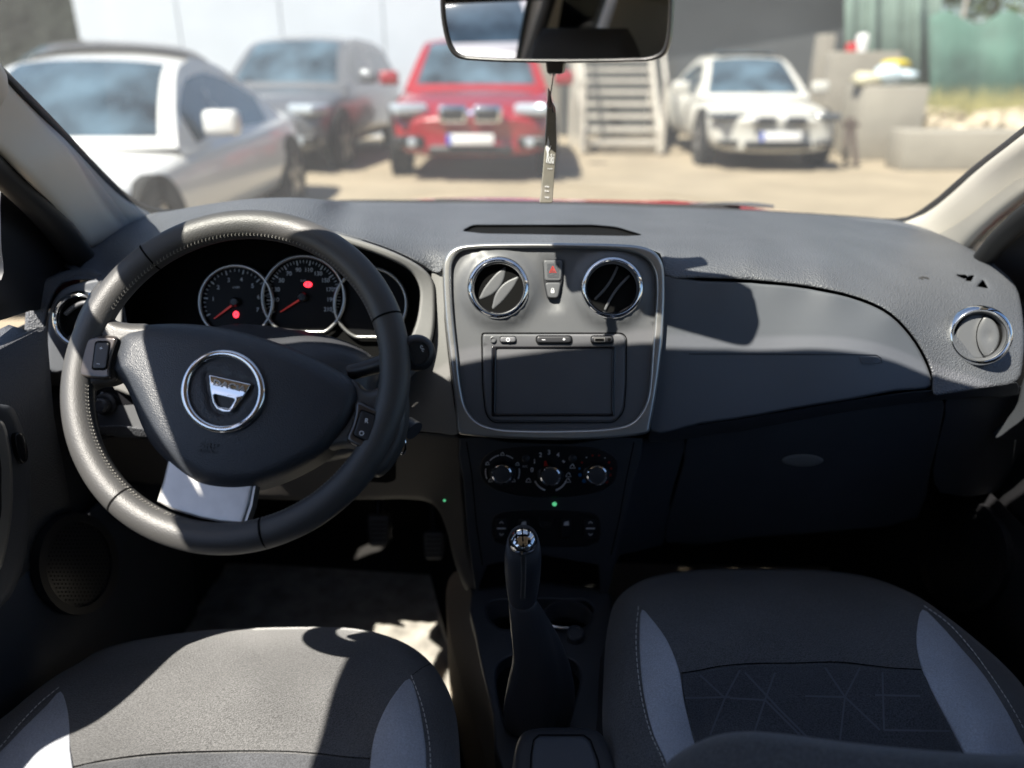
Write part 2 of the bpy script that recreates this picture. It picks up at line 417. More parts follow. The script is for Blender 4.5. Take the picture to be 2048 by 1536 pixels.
# ================================================================== THE PLACE OUTSIDE
def gz(x, y): return -.02 + .03 * math.sin(x * .4 + y * .3) + (-.10 if False else 0)
mg = mat('sandy_ground', (.285, .24, .175), .95, bump='noise', bs=.5, bd=.03, scale=8, var=.14, vs=1.3, speck=0, spec=.15)
V = []; F = []; xs = np.concatenate([[-260, -120, -60], np.arange(-30, 31, 1.5), [60, 120, 260]]); ys = np.concatenate([[-120, -60, -30], np.arange(-15, 40, 1.5), [60, 120, 260]])
for y in ys:
    for x in xs: V.append((x, y, gz(x, y) if abs(x) < 31 and -16 < y < 40 else -.02))
nx = len(xs)
for j in range(len(ys) - 1):
    for i in range(nx - 1): F.append((j * nx + i, j * nx + i + 1, (j + 1) * nx + i + 1, (j + 1) * nx + i))
tag(mk('ground', V, F, mg), kind='structure')

MC = {'tyre': mat('tyre', .02, .8), 'rim': mat('alloy', (.35, .35, .36), .3, .8), 'win': mat('car_window', (.05, .08, .105), .06, spec=.8, coat=.3, var=.8, vs=2.2),  # window colour mottled to stand in for varied reflections
      'lamp': mat('headlamp', (.45, .5, .55), .1, .3, coat=1), 'hlamp': mat('headlamp_dark', (.06, .07, .08), .1, .3, coat=1), 'grille': mat('grille', .015, .4), 'plate': mat('plate_white', (.7, .7, .7), .5), 'pblue': mat('plate_blue', (.03, .08, .45), .5), 'int': mat('car_floor', .01, .9)}
def mirror_y(pts): return [(x, -y, z) for x, y, z in pts]
def make_car(label, cat, loc, rz, L, W, H, paint, group='cars parked in front of the windscreen', suv=False, kid=True, plate=True, wagon=False, glassroof=False):
    t = empty('parked_car', loc, label, cat, group, rz)
    zb = .2 if not suv else .27; hb = H * (.60 if not suv else .62)      # belt line height
    hw = W / 2
    # lower body: half sections along the length: (x, bottom, shoulder z, top z, half width, top half width)
    f = L / 2
    if suv: st = [(-f, .45, .75, .95, .80, .70), (-f + .12, .32, .8, 1.02, .93, .82), (-f + .7, zb, .85, hb, 1, .88), (-.3, zb, .85, hb, 1, .9), (f - 1.55, zb, .85, hb - .02, 1, .88), (f - .9, zb, .82, hb - .08, .99, .84), (f - .38, zb, .78, hb - .17, .95, .76), (f - .12, zb + .02, .66, hb - .30, .88, .66), (f, .33, .56, .70, .76, .58)]
    else: st = [(-f, .4, .62, .80, .78, .66), (-f + .15, .28, .7, .92, .92, .78), (-f + .8, zb, .72, hb + .03, 1, .86), (-.3, zb, .72, hb, 1, .88), (f - 1.55, zb, .70, hb - .05, .99, .85), (f - .9, zb, .68, hb - .12, .98, .82), (f - .38, zb, .62, hb - .17, .95, .78), (f - .12, zb, .56, hb - .22, .90, .70), (f, .22, .50, .60, .80, .62)]
    V = []; F = []; n = 0
    for x, b, s, z, a, c in st:
        half = [(0, b), (a * .8, b), (a * .96, b + .08), (a, (b + s) / 2 + .02), (a * .985, s), (a * .93, s + (z - s) * .75), (c, z), (c * .5, z + .03), (0, z + .04)]
        ring = [(x - abs(p[0]) ** 2 * (.22 if x > f - .5 else (-.12 if x < -f + .3 else 0)), p[0] * hw, p[1]) for p in half]
        ring += [(q[0], -q[1], q[2]) for q in ring[-2:0:-1]]
        n = len(ring); V += ring
    for i in range(len(st) - 1):
        for k in range(n): F.append((i * n + k, i * n + (k + 1) % n, (i + 1) * n + (k + 1) % n, (i + 1) * n + k))
    F += [tuple(range(n))[::-1], tuple(range((len(st) - 1) * n, len(st) * n))]
    b = mk('body', V, F, paint, t, recalc=True, local=True, angle=0)
    mod = b.modifiers.new('s', 'SUBSURF'); mod.levels = 2; mod.render_levels = 2
    # cabin: one smooth shell, split along its own lines into paint and glass
    if suv: xw0, xr1, xr0 = f - 1.30, -f + .62, -f + .22
    elif wagon: xw0, xr1, xr0 = f - 1.32, -f + .5, -f + .2
    else: xw0, xr1, xr0 = f - 1.32, -f + 1.45, -f + .58
    zt = H; k0 = hw * .90; k1 = hw * (.64 if not suv else .68); zb_ = hb - .04; h = zt - zb_
    prof_ = cr([np.array(p) for p in [(xw0, zb_), (xw0 - .34, zb_ + h * .46), (xw0 - .76, zb_ + h * .88), (xw0 - 1.15, zt - .01), ((xw0 + xr1) / 2 - .1, zt + .005), (xr1 + .25, zt - h * .10), (xr1, zt - h * .24), ((xr1 + xr0) / 2, zb_ + h * .45), (xr0, zb_)]], 4, False)
    NP = len(prof_); NC = 14; iw = (1, 8); ir = (NP - 10, NP - 3)
    def edge_(i, e): x, z = prof_[i]; q = min(1, max(0, (z - zb_) / h)); return (x - .10 * (1 if x > (xw0 + xr0) / 2 else -1) * (1 - q * .6), k0 + (k1 - k0) * q, z - .05 * q - .0)
    def top_(i, c):
        x, z = prof_[i]; ex, ey, ez = edge_(i, 0); v = c / NC * 2 - 1; a_ = abs(v) ** 2.6; return (x + (ex - x) * a_, ey * v, z + (ez - z) * a_)
    def side_(i, e, s): ex, ey, ez = edge_(i, 0); zz = zb_ - .05; q = (e / 6); b = 1 + .0; return (ex, s * (ey + (k0 + .03 - ey) * q ** 1.15), ez + (zz - ez) * q)
    G = {'roof': ([], []), 'windscreen': ([], []), 'rear_window': ([], []), 'side_window': ([], [])}
    def quad(nm, q, out=None):
        V, F = G[nm] if nm != 'side_window' else out; k = len(V); V += q; F.append((k, k + 1, k + 2, k + 3))
    sides = {1: ([], []), -1: ([], [])}
    for i in range(NP - 1):
        for c in range(NC):
            nm = 'windscreen' if iw[0] <= i < iw[1] and 1 <= c < NC - 1 else ('rear_window' if ir[0] <= i < ir[1] and 1 <= c < NC - 1 else 'roof')
            quad(nm, [top_(i, c), top_(i, c + 1), top_(i + 1, c + 1), top_(i + 1, c)])
        for s in (1, -1):
            for e in range(6):
                inwin = 1 <= e < 5 and 4 <= i < NP - 6 and i != NP // 2
                quad('side_window' if inwin else 'roof', [side_(i, e, s), side_(i, e + 1, s), side_(i + 1, e + 1, s), side_(i + 1, e, s)], sides[s])
    for nm, (V, F) in list(G.items())[:3] + [('side_window', sides[1]), ('side_window', sides[-1])]:
        mk(nm, V, F, paint if nm == 'roof' else MC['win'], t, local=True, recalc=True, angle=50)
    for s in (1, -1):
        mm = box('door_mirror', (xw0 - .38, s * (hw + .12), hb + .10), (.13, .24, .17), paint, t, local=True); bevel(mm, .04, 3)
        zl = .70 if suv else .60
        hl = box('headlight', (f - (.30 if suv else .27), s * hw * .72, zl + (.10 if suv else .045)), (.34, .40, .13 if suv else .085), MC['lamp'] if suv else MC['hlamp'], t, rz=-s * .42, local=True); bevel(hl, .045, 3)
        fg = box('fog_light', (f - (.13 if suv else .16), s * hw * .70, .46 if suv else .33), (.16, .34 if suv else .26, .13 if suv else .07), MC['grille'], t, rz=-s * .30, local=True); bevel(fg, .04, 3)
        fl = None if not suv else lathe('fog_lens', (f - .045 - .02, s * hw * .66, .46 if suv else .33), (1, -s * .1, 0), [(.055, 0), (.05, .02), (0, .03)], MC['lamp'], None, 16)
        if fl: fl.parent = fg
        if kid:
            g = box('grille', (f - (.045 if suv else .075), s * .19, zl + (.06 if suv else .0)), (.10, .32, .20 if suv else .11), M['chrome'] if suv else MC['rim'], t, rz=-s * .06, local=True); bevel(g, .045, 4)
            gi = box('grille_mesh', (f - (.03 if suv else .06), s * .19, zl + (.06 if suv else .0)), (.10, .265, .145 if suv else .09), MC['grille'], g, rz=-s * .06, local=True); bevel(gi, .04, 4)
    R = .37 if suv else .33
    for x in (f - .88, -f + .85):
        for s in (1, -1):
            yy = s * (hw - .125)
            ar = lathe('wheel_arch', (x, s * (hw - .035), R), (0, s, 0), [(R + .06, -.06), (R + .06, .016), (R + .03, .02), (0, .012)], MC['int'], None, 28); ar.parent = t
            wh_ = lathe('wheel', (x, yy + s * .0, R), (0, s, 0), [(R * .6, -.1), (R * .97, -.1), (R, -.06), (R, .09), (R * .95, .115), (R * .7, .12), (R * .68, .10)], MC['tyre'], None, 28); wh_.parent = t
            V = []; F = []; V2 = []
            rm = lathe('rim', (x, yy, R), (0, s, 0), [(R * .69, .095), (R * .66, .128), (R * .62, .125), (R * .60, .09), (.05, .09), (.05, .125), (0, .125)], MC['int'], None, 28); rm.parent = wh_
            for k in range(5):
                a = 2 * math.pi * k / 5 + .3; ux = math.cos(a); uz = math.sin(a)
                cx = x + ux * R * .36; cz = R + uz * R * .36; q = []
                for dy in (.105, .125):
                    for aa, bb in ((-.32, -.05), (.31, -.035), (.31, .035), (-.32, .05)):
                        q.append((cx + ux * aa * R * 1.0 - uz * bb, yy + s * dy, cz + uz * aa * R + ux * bb))
                V2.append(hexa(q))
            V, F = multi(V2); sp = mk('spokes', V, F, MC['rim'], wh_, local=True, recalc=True)
    bi = box('lower_grille', (f - .055, 0, .38 if suv else .31), (.14, .95 if suv else .85, .10), MC['grille'], t, local=True); bevel(bi, .04, 3)
    if plate:
        p = box('number_plate', (f + (.035 if suv else .02), 0, .50 if suv else .42), (.03, .52, .115), MC['plate'], t, local=True); bevel(p, .006, 2)
        box('plate_band', (f + (.052 if suv else .037), -.235, .50 if suv else .42), (.008, .05, .11), MC['pblue'], p, local=True)
    if kid:
        e = lathe('emblem', (f - .16 if suv else f - .12, 0, hb - .26 if suv else hb - .26), (.8, 0, .6), [(.047, -.02), (.047, .03), (.036, .035), (0, .036)], M['chrome'], None, 24); e.parent = t
        for q in range(4):
            V = [(0, 0, 0)] + [(0, .034 * math.cos(math.pi / 2 * (q + k / 4)), .034 * math.sin(math.pi / 2 * (q + k / 4))) for k in range(5)]
            Rm = Matrix.Rotation(-.64, 3, 'Y'); cc = Vector((f - .16 if suv else f - .12, 0, hb - .26)) + Vector((.8, 0, .6)) * .0372
            o = mk('emblem_quarter', [cc + Rm @ Vector(v) for v in V], [tuple(range(6))], MC['pblue'] if q % 2 else MC['plate'], e, smooth=False, local=True)
    if glassroof: g = box('glass_roof', ((xw0 + xr1) / 2 - .35, 0, H + .0), (.9, k1 * 1.5, .02), MC['win'], t, local=True); bevel(g, .008, 2)
    return t
PW = mat('paint_white', (.60, .60, .59), .3, coat=.8); PW2 = mat('paint_white_warm', (.50, .49, .45), .4, coat=.3)
PG = mat('paint_grey', (.12, .125, .135), .3, .15, coat=1); PR = mat('paint_red', (.27, .008, .013), .25, coat=1); PD = mat('paint_dark', (.14, .14, .145), .3, coat=1)
PI = math.pi
def place(px, d, z=-.02): return tuple(CX(px, d, z))
c1 = make_car('white coupe nearest the windscreen, at the left edge of the lot', 'car', (-3.36, 6.0, -.08), -PI / 2 + .04, 4.6, 1.84, 1.43, PW, kid=False, plate=False)
c2 = make_car('dark grey SUV between the white coupe and the red SUV', 'car', tuple(CX(632, 11.9, -.05)), -PI / 2 - .04, 4.7, 1.9, 1.68, PG, suv=True, kid=False)
c3 = make_car('bright red SUV with twin chrome grilles facing the windscreen', 'car', (-1.08, 11.3, -.02), -PI / 2 + .05, 4.85, 2.0, 1.62, PR, suv=True)
c4 = make_car('white sedan with twin dark grilles parked beside the metal staircase', 'car', (2.76, 12.7, -.02), -PI / 2 + .03, 4.6, 1.76, 1.43, PW2, glassroof=True)
c5 = make_car('dark car of which only the roof shows above the white coupe', 'car', tuple(CX(170, 11.5, 0)), -PI / 2 - .9, 4.6, 1.85, 1.56, PD, suv=True, kid=False, plate=False)
# white hoarding wall
mw = mat('white_sheeting', (.50, .54, .60), .5, bump='noise', bs=.2, bd=.05, scale=1.5, var=.04, vs=1)
a = CX(200, 15.2, 0); b = CX(975, 15.2, 0)
def wall(name, p, q, z0, z1, th, m, par=None):
    p = np.array(p); q = np.array(q); d = (q - p)[:2]; L = np.linalg.norm(d); c = (p + q) / 2
    return box(name, (c[0], c[1], (z0 + z1) / 2), (L, th, z1 - z0), m, par, rz=math.atan2(d[1], d[0]))
t = empty('sheeted_wall', tuple(a), 'long white panelled wall behind the grey and the red SUV', 'wall')
for k in range(4):
    p = a + (b - a) * k / 4; q = a + (b - a) * (k + 1) / 4; d = (q - p) / np.linalg.norm(q - p)
    V = []
    o = wall('wall_panel', p + d * .012, q - d * .012, -.1, 3.6 if k < 3 else 3.2, .12, mw, t)
# dark building on the right and black structure top left
md = mat('dark_cladding', (.014, .018, .02), .6, bump='noise', bs=.3, bd=.02, scale=5, var=.15, vs=2)
p0 = CX(1335, 17.5, 0); p1 = CX(1700, 17.5, 0)
t = empty('dark_building', tuple(p0), 'dark grey clad building standing behind the white sedan', 'building')
o = wall('wall', CX(1180, 17.5, 0), p1, -.1, 6, .5, md, t)
ml = mat('concrete_base', (.06, .066, .07), .8, var=.1, vs=2)
q0 = CX(1330, 17.1, 0); q1 = CX(1660, 17.1, 0)
zz0, zz1 = zrow(118, 17.1), zrow(58, 17.1)
V, F = hexa([tuple(q0[:2]) + (-.1,), tuple(q1[:2]) + (-.1,), (q1[0] + .01, q1[1] + .15, -.1), (q0[0], q0[1] + .15, -.1), tuple(q0[:2]) + (zz0,), tuple(q1[:2]) + (zz1,), (q1[0] + .01, q1[1] + .15, zz1), (q0[0], q0[1] + .15, zz0)])
mk('plinth', V, F, ml, t)
md2 = mat('weathered_black', (.022, .026, .022), .9, bump='noise', bs=1, bd=.1, scale=3, var=.5, vs=2)
t = box('black_shed', tuple(CX(60, 17, 1.9)), (5.6, 1.5, 4.4), md2, None, rz=.1); tag(t, 'black weathered shed at the far left above the white coupe', 'shed')
# raised terrace behind the red car: retaining wall, balustrade, bush, red object
mcn = mat('concrete', (.24, .22, .185), .9, bump='noise', bs=.4, bd=.02, scale=6, var=.15, vs=2)
t = empty('retaining_wall', tuple(CX(1060, 16.4, 0)), 'low concrete wall between the red SUV and the staircase', 'wall')
wall('wall_block', CX(960, 16.5, 0), CX(1178, 16.5, 0), -.1, 1.55, .4, mcn, t)
mshade = mat('stair_shade_dark', (.06, .062, .06), .9)
wall('stair_shade_sheet', CX(1118, 15.9, 0), CX(1340, 15.9, 0), -.1, 1.3, .2, mshade, t)  # dark sheet added behind the stairs, stands in for shade between treads
def leafy(name, label, cat, c, r, n, mt, seed=1, ls=.12, group=None):
    rnd = random.Random(seed); V = []; F = []
    for i in range(n):
        while 1:
            p = Vector((rnd.uniform(-1, 1), rnd.uniform(-1, 1), rnd.uniform(-1, 1)))
            if .25 < p.length < 1: break
        p = Vector((c[0] + p.x * r[0] * (1 + .25 * math.sin(5 * p.z)), c[1] + p.y * r[1], c[2] + p.z * r[2] * (1 + .25 * math.sin(4 * p.x))))
        d = Vector((rnd.gauss(0, 1), rnd.gauss(0, 1), rnd.gauss(0, 1))).normalized(); u, v, _ = basis(d); s = ls * rnd.uniform(.6, 1.4); k = len(V)
        V += [p - u * s, p - v * s * .45, p + u * s, p + v * s * .45]; F.append((k, k + 1, k + 2, k + 3))
    return tag(mk(name, V, F, mt, smooth=False), label, cat, group)
ml1 = mat('leaf_bright', (.30, .40, .04), .6, var=.3, vs=3); ml2 = mat('leaf_olive', (.14, .20, .05), .6, var=.4, vs=3); ml3 = mat('dry_grass', (.30, .28, .12), .8, var=.3, vs=4)
mbr = mat('brown_wood', (.22, .16, .12), .8, var=.2, vs=3)
# metal staircase
t = empty('metal_staircase', tuple(CX(1245, 12.5, 0)), 'open grey metal staircase beside the white sedan', 'staircase')
mst = mat('galvanised', (.46, .43, .38), .6, .1, var=.1, vs=5)
N = 8; A = (CX(1174, 12.3, 0), CX(1312, 12.3, 0)); B = (CX(1150, 14.9, 0), CX(1286, 14.9, 0)); ztop = zrow(112, 14.9)
for k in range(N):
    s = (k + .6) / N; p = A[0] * (1 - s) + B[0] * s; q = A[1] * (1 - s) + B[1] * s; z = .02 + ztop * s
    c = (p + q) / 2; box('step', (c[0], c[1], z), (np.linalg.norm(q - p), .26, .05), mst, t)
for j in (0, 1):
    p = A[j]; q = B[j]; s = .04 * (1 if j else -1)
    V, F = hexa([(p[0] - .03 + s, p[1], -.02), (p[0] + .03 + s, p[1], -.02), (q[0] + .03 + s, q[1], ztop - .2), (q[0] - .03 + s, q[1], ztop - .2), (p[0] - .03 + s, p[1], .28), (p[0] + .03 + s, p[1], .28), (q[0] + .03 + s, q[1], ztop + .1), (q[0] - .03 + s, q[1], ztop + .1)])
    mk('stringer', V, F, mst, t, recalc=True)
    for e, (pp, z0) in enumerate(((p, 0), (q, ztop))): box('railing_post', (pp[0] + s * 2, pp[1], z0 / 2 + .5), (.07, .07, z0 + 1.0), mst, t)
    tube('handrail', [(p[0] + s * 2, p[1], 1.0), (q[0] + s * 2, q[1], ztop + 1.0)], .03, mst, t)
for px in (1146, 1160): box('support_post', tuple(CX(px, 13.6, .7)), (.08, .08, 1.5), mst, t)
# concrete blocks on the right
grp = 'concrete blocks on the right'
def block(label, pa, pb, d, z0, z1, depth, m_=mcn, rz=None):
    a = CX(pa, d, 0); b = CX(pb, d, 0); c = (a + b) / 2; o = box('concrete_block', (c[0], c[1] + depth / 2, (z0 + z1) / 2), (np.linalg.norm(b - a), depth, z1 - z0), m_, None, rz=math.atan2(*(b - a)[1::-1])); bevel(o, .03, 2); return tag(o, label, 'concrete block', grp)
block('tall leaning concrete slab between the white sedan and the stacked blocks', 1612, 1640, 13.2, -.05, zrow(68, 13.2), .3)
block('large grey concrete block with a white and red can on top', 1636, 1768, 12.8, -.05, zrow(103, 12.8), .9)
mc2 = mat('concrete_light', (.27, .25, .21), .9, bump='noise', bs=.4, bd=.02, scale=6, var=.1, vs=2)
block('lower concrete block with bags and wrappers on top', 1705, 1832, 11.6, -.05, zrow(172, 11.6), .7, mc2)
block('long low pale concrete wall running out to the right edge', 1800, 2150, 10.4, -.05, zrow(262, 10.4), .5, mc2)
box_ = tag(bevel(box('white_can', tuple(CX(1723, 12.9, zrow(90, 12.9))), (.16, .16, .32), MC['plate'], None), .05, 4), 'white can standing on the large concrete block', 'can')
tag(bevel(box('red_can', tuple(CX(1702, 12.9, zrow(98, 12.9))), (.15, .15, .18), M['redpaint'], None), .04, 4), 'red can standing beside the white one on the large block', 'can')
mbag = mat('pale_plastic', (.50, .60, .66), .5); mye = mat('yellow_plastic', (.6, .48, .04), .5); mcr = mat('cream_sack', (.52, .48, .34), .8)
def lump(name, label, cat, c, r, m_, seed):
    rnd = random.Random(seed); bm = bmesh.new(); bmesh.ops.create_icosphere(bm, subdivisions=2, radius=1)
    for v in bm.verts: v.co = Vector((v.co.x * r[0], v.co.y * r[1], v.co.z * r[2])) * rnd.uniform(.82, 1.15) + Vector(c)
    me = bpy.data.meshes.new(name); bm.to_mesh(me); bm.free(); me.shade_smooth(); o = bpy.data.objects.new(name, me); COL.objects.link(o); me.materials.append(m_); return tag(o, label, cat)
lump('cream_sack', 'cream coloured sack on the lower concrete block', 'sack', CX(1732, 11.8, zrow(158, 11.8)), (.22, .2, .1), mcr, 1)
lump('plastic_bag', 'pale blue plastic bag on the lower concrete block', 'bag', CX(1775, 11.8, zrow(150, 11.8)), (.20, .2, .15), mbag, 2)
lump('plastic_bag', 'light blue crumpled wrapper at the right end of the lower block', 'bag', CX(1812, 11.9, zrow(150, 11.9)), (.16, .15, .08), mbag, 3)
lump('yellow_bag', 'yellow wrapper lying behind the pale blue bag', 'wrapper', CX(1790, 12.4, zrow(128, 12.4)), (.22, .15, .07), mye, 4)
t = empty('tripod_stand', tuple(CX(1700, 10.9, 0)), 'small dark stand leaning before the lower concrete block', 'stand')
mdk = mat('dark_brown', (.07, .05, .04), .7)
for px, q in ((1690, 1697), (1712, 1704)): tube('leg', [CX(px, 10.7, 0), CX(q, 10.9, .58)], .035, mdk, t)
box('crossbar', tuple(CX(1701, 10.85, .50)), (.22, .05, .06), mdk, t)
# rubble and weeds
rnd = random.Random(3); mrk = mat('rubble', (.42, .36, .27), .9, var=.25, vs=4)
V = []; F = []
for i in range(420):
    px = rnd.uniform(1815, 2150); d = rnd.uniform(11, 15); h = .62 * (1 - abs(d - 13) / 2.4); c = CX(px, d, max(0, h * rnd.uniform(.5, 1))); s = rnd.uniform(.06, .19)
    v, f_ = boxv(c, (s, s * rnd.uniform(.5, 1), s * rnd.uniform(.4, .8)), rnd.uniform(0, 3)); k = len(V); V += [x + Vector((rnd.gauss(0, .2), rnd.gauss(0, .2), rnd.gauss(0, .2))) * s for x in v]; F += [tuple(j + k for j in g) for g in f_]
tag(mk('rubble', V, F, mrk, smooth=False), kind='stuff')
V = []; F = []
for j in range(8):
    for i in range(14):
        px = 1790 + i * 28; d = 10.9 + j * .6; p = CX(px, d, 0); V.append((p[0], p[1], .02 + .55 * math.exp(-((d - 13.2) / 1.3) ** 2) * (1 - math.exp(-max(0, i - 1) * .5)) + rnd.uniform(0, .05)))
for j in range(7):
    for i in range(13): F.append((j * 14 + i, j * 14 + i + 1, (j + 1) * 14 + i + 1, (j + 1) * 14 + i))
tag(mk('earth_bank', V, F, mrk), kind='structure')
V = []; F = []
for i in range(1500):
    px = rnd.uniform(1800, 2140); d = rnd.uniform(12.8, 15.2); p = Vector(CX(px, d, .45)); h = rnd.uniform(.1, .55); dx = rnd.gauss(0, .1); k = len(V)
    V += [p + Vector((-.012, 0, -.3)), p + Vector((.012, 0, -.3)), p + Vector((dx, rnd.gauss(0, .05), h))]; F.append((k, k + 1, k + 2))
tag(mk('weeds', V, F, ml3, smooth=False), kind='stuff')
# green netting fence
mnet = mat('green_netting', (.06, .125, .10), .8, bump='noise', bs=.6, bd=.1, scale=1.2, var=.35, vs=1.2)
mnet2 = mat('pale_netting', (.15, .21, .18), .8, bump='noise', bs=.6, bd=.1, scale=1.2, var=.1, vs=1.5)
t = empty('netting_fence', tuple(CX(1700, 16.2, 0)), 'tall green netting fence behind the rubble and the concrete blocks', 'fence')
def net(name, pa, pb, d, z1, m_):
    V = []; F = []; n = 30
    for j in range(2):
        for i in range(n + 1):
            s = i / n; p = CX(pa + (pb - pa) * s, d + .02 * math.sin(i * 1.3) + .03 * math.sin(i * .5), (z1 + .12 * math.sin(i * .9)) if j else -.1); V.append(p)
    for i in range(n): F.append((i, i + 1, n + 2 + i, n + 1 + i))
    o = mk(name, V, F, m_, t); mo = o.modifiers.new('s', 'SOLIDIFY'); mo.thickness = .01; return o
net('netting', 1690, 1885, 16.4, 3.6, mnet2); net('netting', 1860, 2400, 16.0, zrow(34, 16) , mnet)
for px in (1700, 1880, 2040, 2200): q = CX(px, 16.7, 0); tube('post', [(q[0], q[1], -.1), (q[0], q[1], 2.9)], .035, mst, t)
for i, (px, d, z, r) in enumerate(((1935, 19, 3.3, 1.1), (2080, 19.5, 3.6, 1.4), (2220, 18.6, 3.4, 1.2))):
    t = leafy('olive_tree', ('leafy green tree top showing over the left end of the netting', 'tallest leafy tree over the netting at the right edge', 'leafy tree over the netting beyond the right edge')[i], 'tree', CX(px, d, z), (r * 1.2, r, r), 2600, ml2 if i != 1 else ml1, 10 + i, .09, 'trees over the netting fence')
    q = CX(px, d, 0); o = tube('trunk', [(q[0], q[1], -.1), (q[0] + .1, q[1], z)], [.14, .07], mbr, t)
# ================================================================== OWN CAR SHELL
shell = empty('car_body_shell', (0, .2, 0), 'body of the red hatchback seen from its own cabin, with pale pillars and windscreen', 'car body')
Sl = Surf([(-60, 120, 'd', .82), (0, 150, 'd', .86), (100, 248, 'd', .99), (200, 350, 'd', 1.16), (300, 424, 'd', 1.33), (0, 310, 'd', .88), (90, 400, 'd', .98), (175, 490, 'd', 1.13), (100, 320, 'd', .97), (220, 440, 'd', 1.2)])
lp_ = [(-90, 60), (0, 146), (60, 205), (130, 278), (200, 352), (250, 398), (285, 418), (303, 430), (298, 448), (260, 470), (215, 484), (176, 494), (150, 468), (110, 418), (70, 378), (0, 312), (-90, 235)]
skin('pillar_trim', lp_, Sl, M['beige'], shell, 14, er=26, ed=.02, skirt=(-.05, .05, .0))
Sr = Surf([(2120, 205, 'd', .98), (2048, 268, 'd', 1.04), (1950, 345, 'd', 1.18), (1850, 428, 'd', 1.34), (1785, 455, 'd', 1.45), (1925, 518, 'd', 1.26), (1970, 465, 'd', 1.18), (2048, 402, 'd', 1.08), (1860, 500, 'd', 1.33), (2120, 345, 'd', 1.02)])
rp_ = [(2150, 180), (2048, 266), (1950, 343), (1900, 388), (1850, 426), (1810, 444), (1784, 452), (1786, 472), (1820, 492), (1880, 512), (1925, 519), (1935, 502), (1970, 463), (2048, 402), (2150, 325)]
skin('pillar_trim', rp_, Sr, M['beige'], shell, 14, er=26, ed=.02, skirt=(.05, .05, .0))
# pillars continued up to the header outside the frame
HL = (-.575, .70, 1.345); HR = (.595, .70, 1.345)
tube('pillar_upper', [P(-60, 170, .84), Vector(HL)], [.038, .045], M['beige'], shell, 12)
tube('pillar_upper', [P(2120, 265, 1.0), Vector(HR)], [.038, .045], M['beige'], shell, 12)
# windscreen rubber edge and ceramic border
edge = [P(-70, 72, .83), P(0, 141, .87), P(100, 241, 1.0), P(200, 346, 1.18), P(255, 396, 1.28), P(300, 419, 1.36), P(345, 425, 1.42), P(480, 420, 1.5), P(660, 406, 1.56), PY(800, 405, 1.62), PY(1100, 409, 1.64), PY(1300, 415, 1.64), P(1500, 424, 1.6), P(1700, 437, 1.52), P(1790, 443, 1.48), P(1850, 421, 1.36), P(1950, 338, 1.2), P(2048, 262, 1.06), P(2120, 200, .99)]
tube('windscreen_seal', edge, .0055, M['rubber'], shell, 8, cr_n=3)
# glass
V = []; F = []; nx = 16; ny = 10
bot = cr([np.array(p) for p in edge[4:15]], 1, False)
def bez(i):
    s = i / nx; x = -.69 + 1.40 * s; return Vector((x, 1.66 - .42 * abs(2 * s - 1) ** 3.0, .985))
for j in range(ny + 1):
    for i in range(nx + 1):
        s = i / nx; b_ = bez(i); tp = Vector((-.58 + 1.18 * s, .735 - .05 * (2 * s - 1) ** 2, 1.405 - .06 * (2 * s - 1) ** 2)); q = b_.lerp(tp, j / ny); q.z += .035 * math.sin(math.pi * j / ny); V.append(q)
for j in range(ny):
    for i in range(nx): a_ = j * (nx + 1) + i; F.append((a_, a_ + 1, a_ + nx + 2, a_ + nx + 1))
mk('windscreen', V, F, M['glassf'], shell, angle=0)
# bonnet edge, cowl and wiper outside
V = []; F = []
for j, (yy, zz) in enumerate(((1.72, .90), (1.76, .956), (1.9, .958), (2.3, .88), (2.75, .75), (2.95, .5), (3.0, .3))):
    for i in range(17):
        s = i / 8 - 1; V.append((s * .74 + .0, yy - .28 * abs(s) ** 3 - (.1 * s * s if j > 3 else 0), zz - .012 + (.004 if .15 < abs(s - .1) < .75 else 0) - .05 * s ** 4))
for j in range(6):
    for i in range(16): F.append((j * 17 + i, j * 17 + i + 1, (j + 1) * 17 + i + 1, (j + 1) * 17 + i))
mk('bonnet', V, F, M['redpaint'], shell, angle=0)
V = []; F = []
for j, (yy, zz) in enumerate(((1.60, .93), (1.70, .94), (1.72, .95))):
    for i in range(17): s = i / 8 - 1; V.append((s * .74, yy - .28 * abs(s) ** 3, zz))
for j in range(2):
    for i in range(16): F.append((j * 17 + i, j * 17 + i + 1, (j + 1) * 17 + i + 1, (j + 1) * 17 + i))
mk('cowl', V, F, M['black'], shell, angle=0)
wp = tube('wiper_arm', [PY(1330, 412, 1.72), PY(1420, 407, 1.71), PY(1500, 409, 1.69), PY(1548, 413, 1.68)], [.003, .004, .010, .006], M['dark'], shell, 8, cr_n=3, flat=.5)
tube('wiper_blade', [PY(870, 402, 1.75), PY(1050, 405, 1.74), PY(1200, 408, 1.73), PY(1480, 415, 1.70)], .005, M['rubber'], shell, 8)
# roof, rails, pillars behind
def slab(name, rows, th, m_, par):     # rows of world points; solid sheet
    V = []; F = []; n = len(rows[0])
    for r in rows: V += [Vector(p) for p in r]
    for j in range(len(rows) - 1):
        for i in range(n - 1): F.append((j * n + i, j * n + i + 1, (j + 1) * n + i + 1, (j + 1) * n + i))
    o = mk(name, V, F, m_, par, angle=0)
    if th: mo = o.modifiers.new('s', 'SOLIDIFY'); mo.thickness = th; mo.offset = 0
    return o
rows = []
for y in (.715, .6, .3, -.2, -.8, -1.4, -1.9):
    rows.append([(x, y - (.05 * (x / .6) ** 2 if y > .7 else 0), 1.41 - .07 * (x / .6) ** 2 - (.0 if y > -1 else .05 * ((y + 1) ** 2))) for x in np.linspace(-.542, .542, 11)])
slab('headliner', rows, .012, M['liner'], shell)
slab('roof_skin', [[(p[0] * 1.035, p[1] - .025, p[2] + .03) for p in r] for r in rows], .006, M['redpaint'], shell)
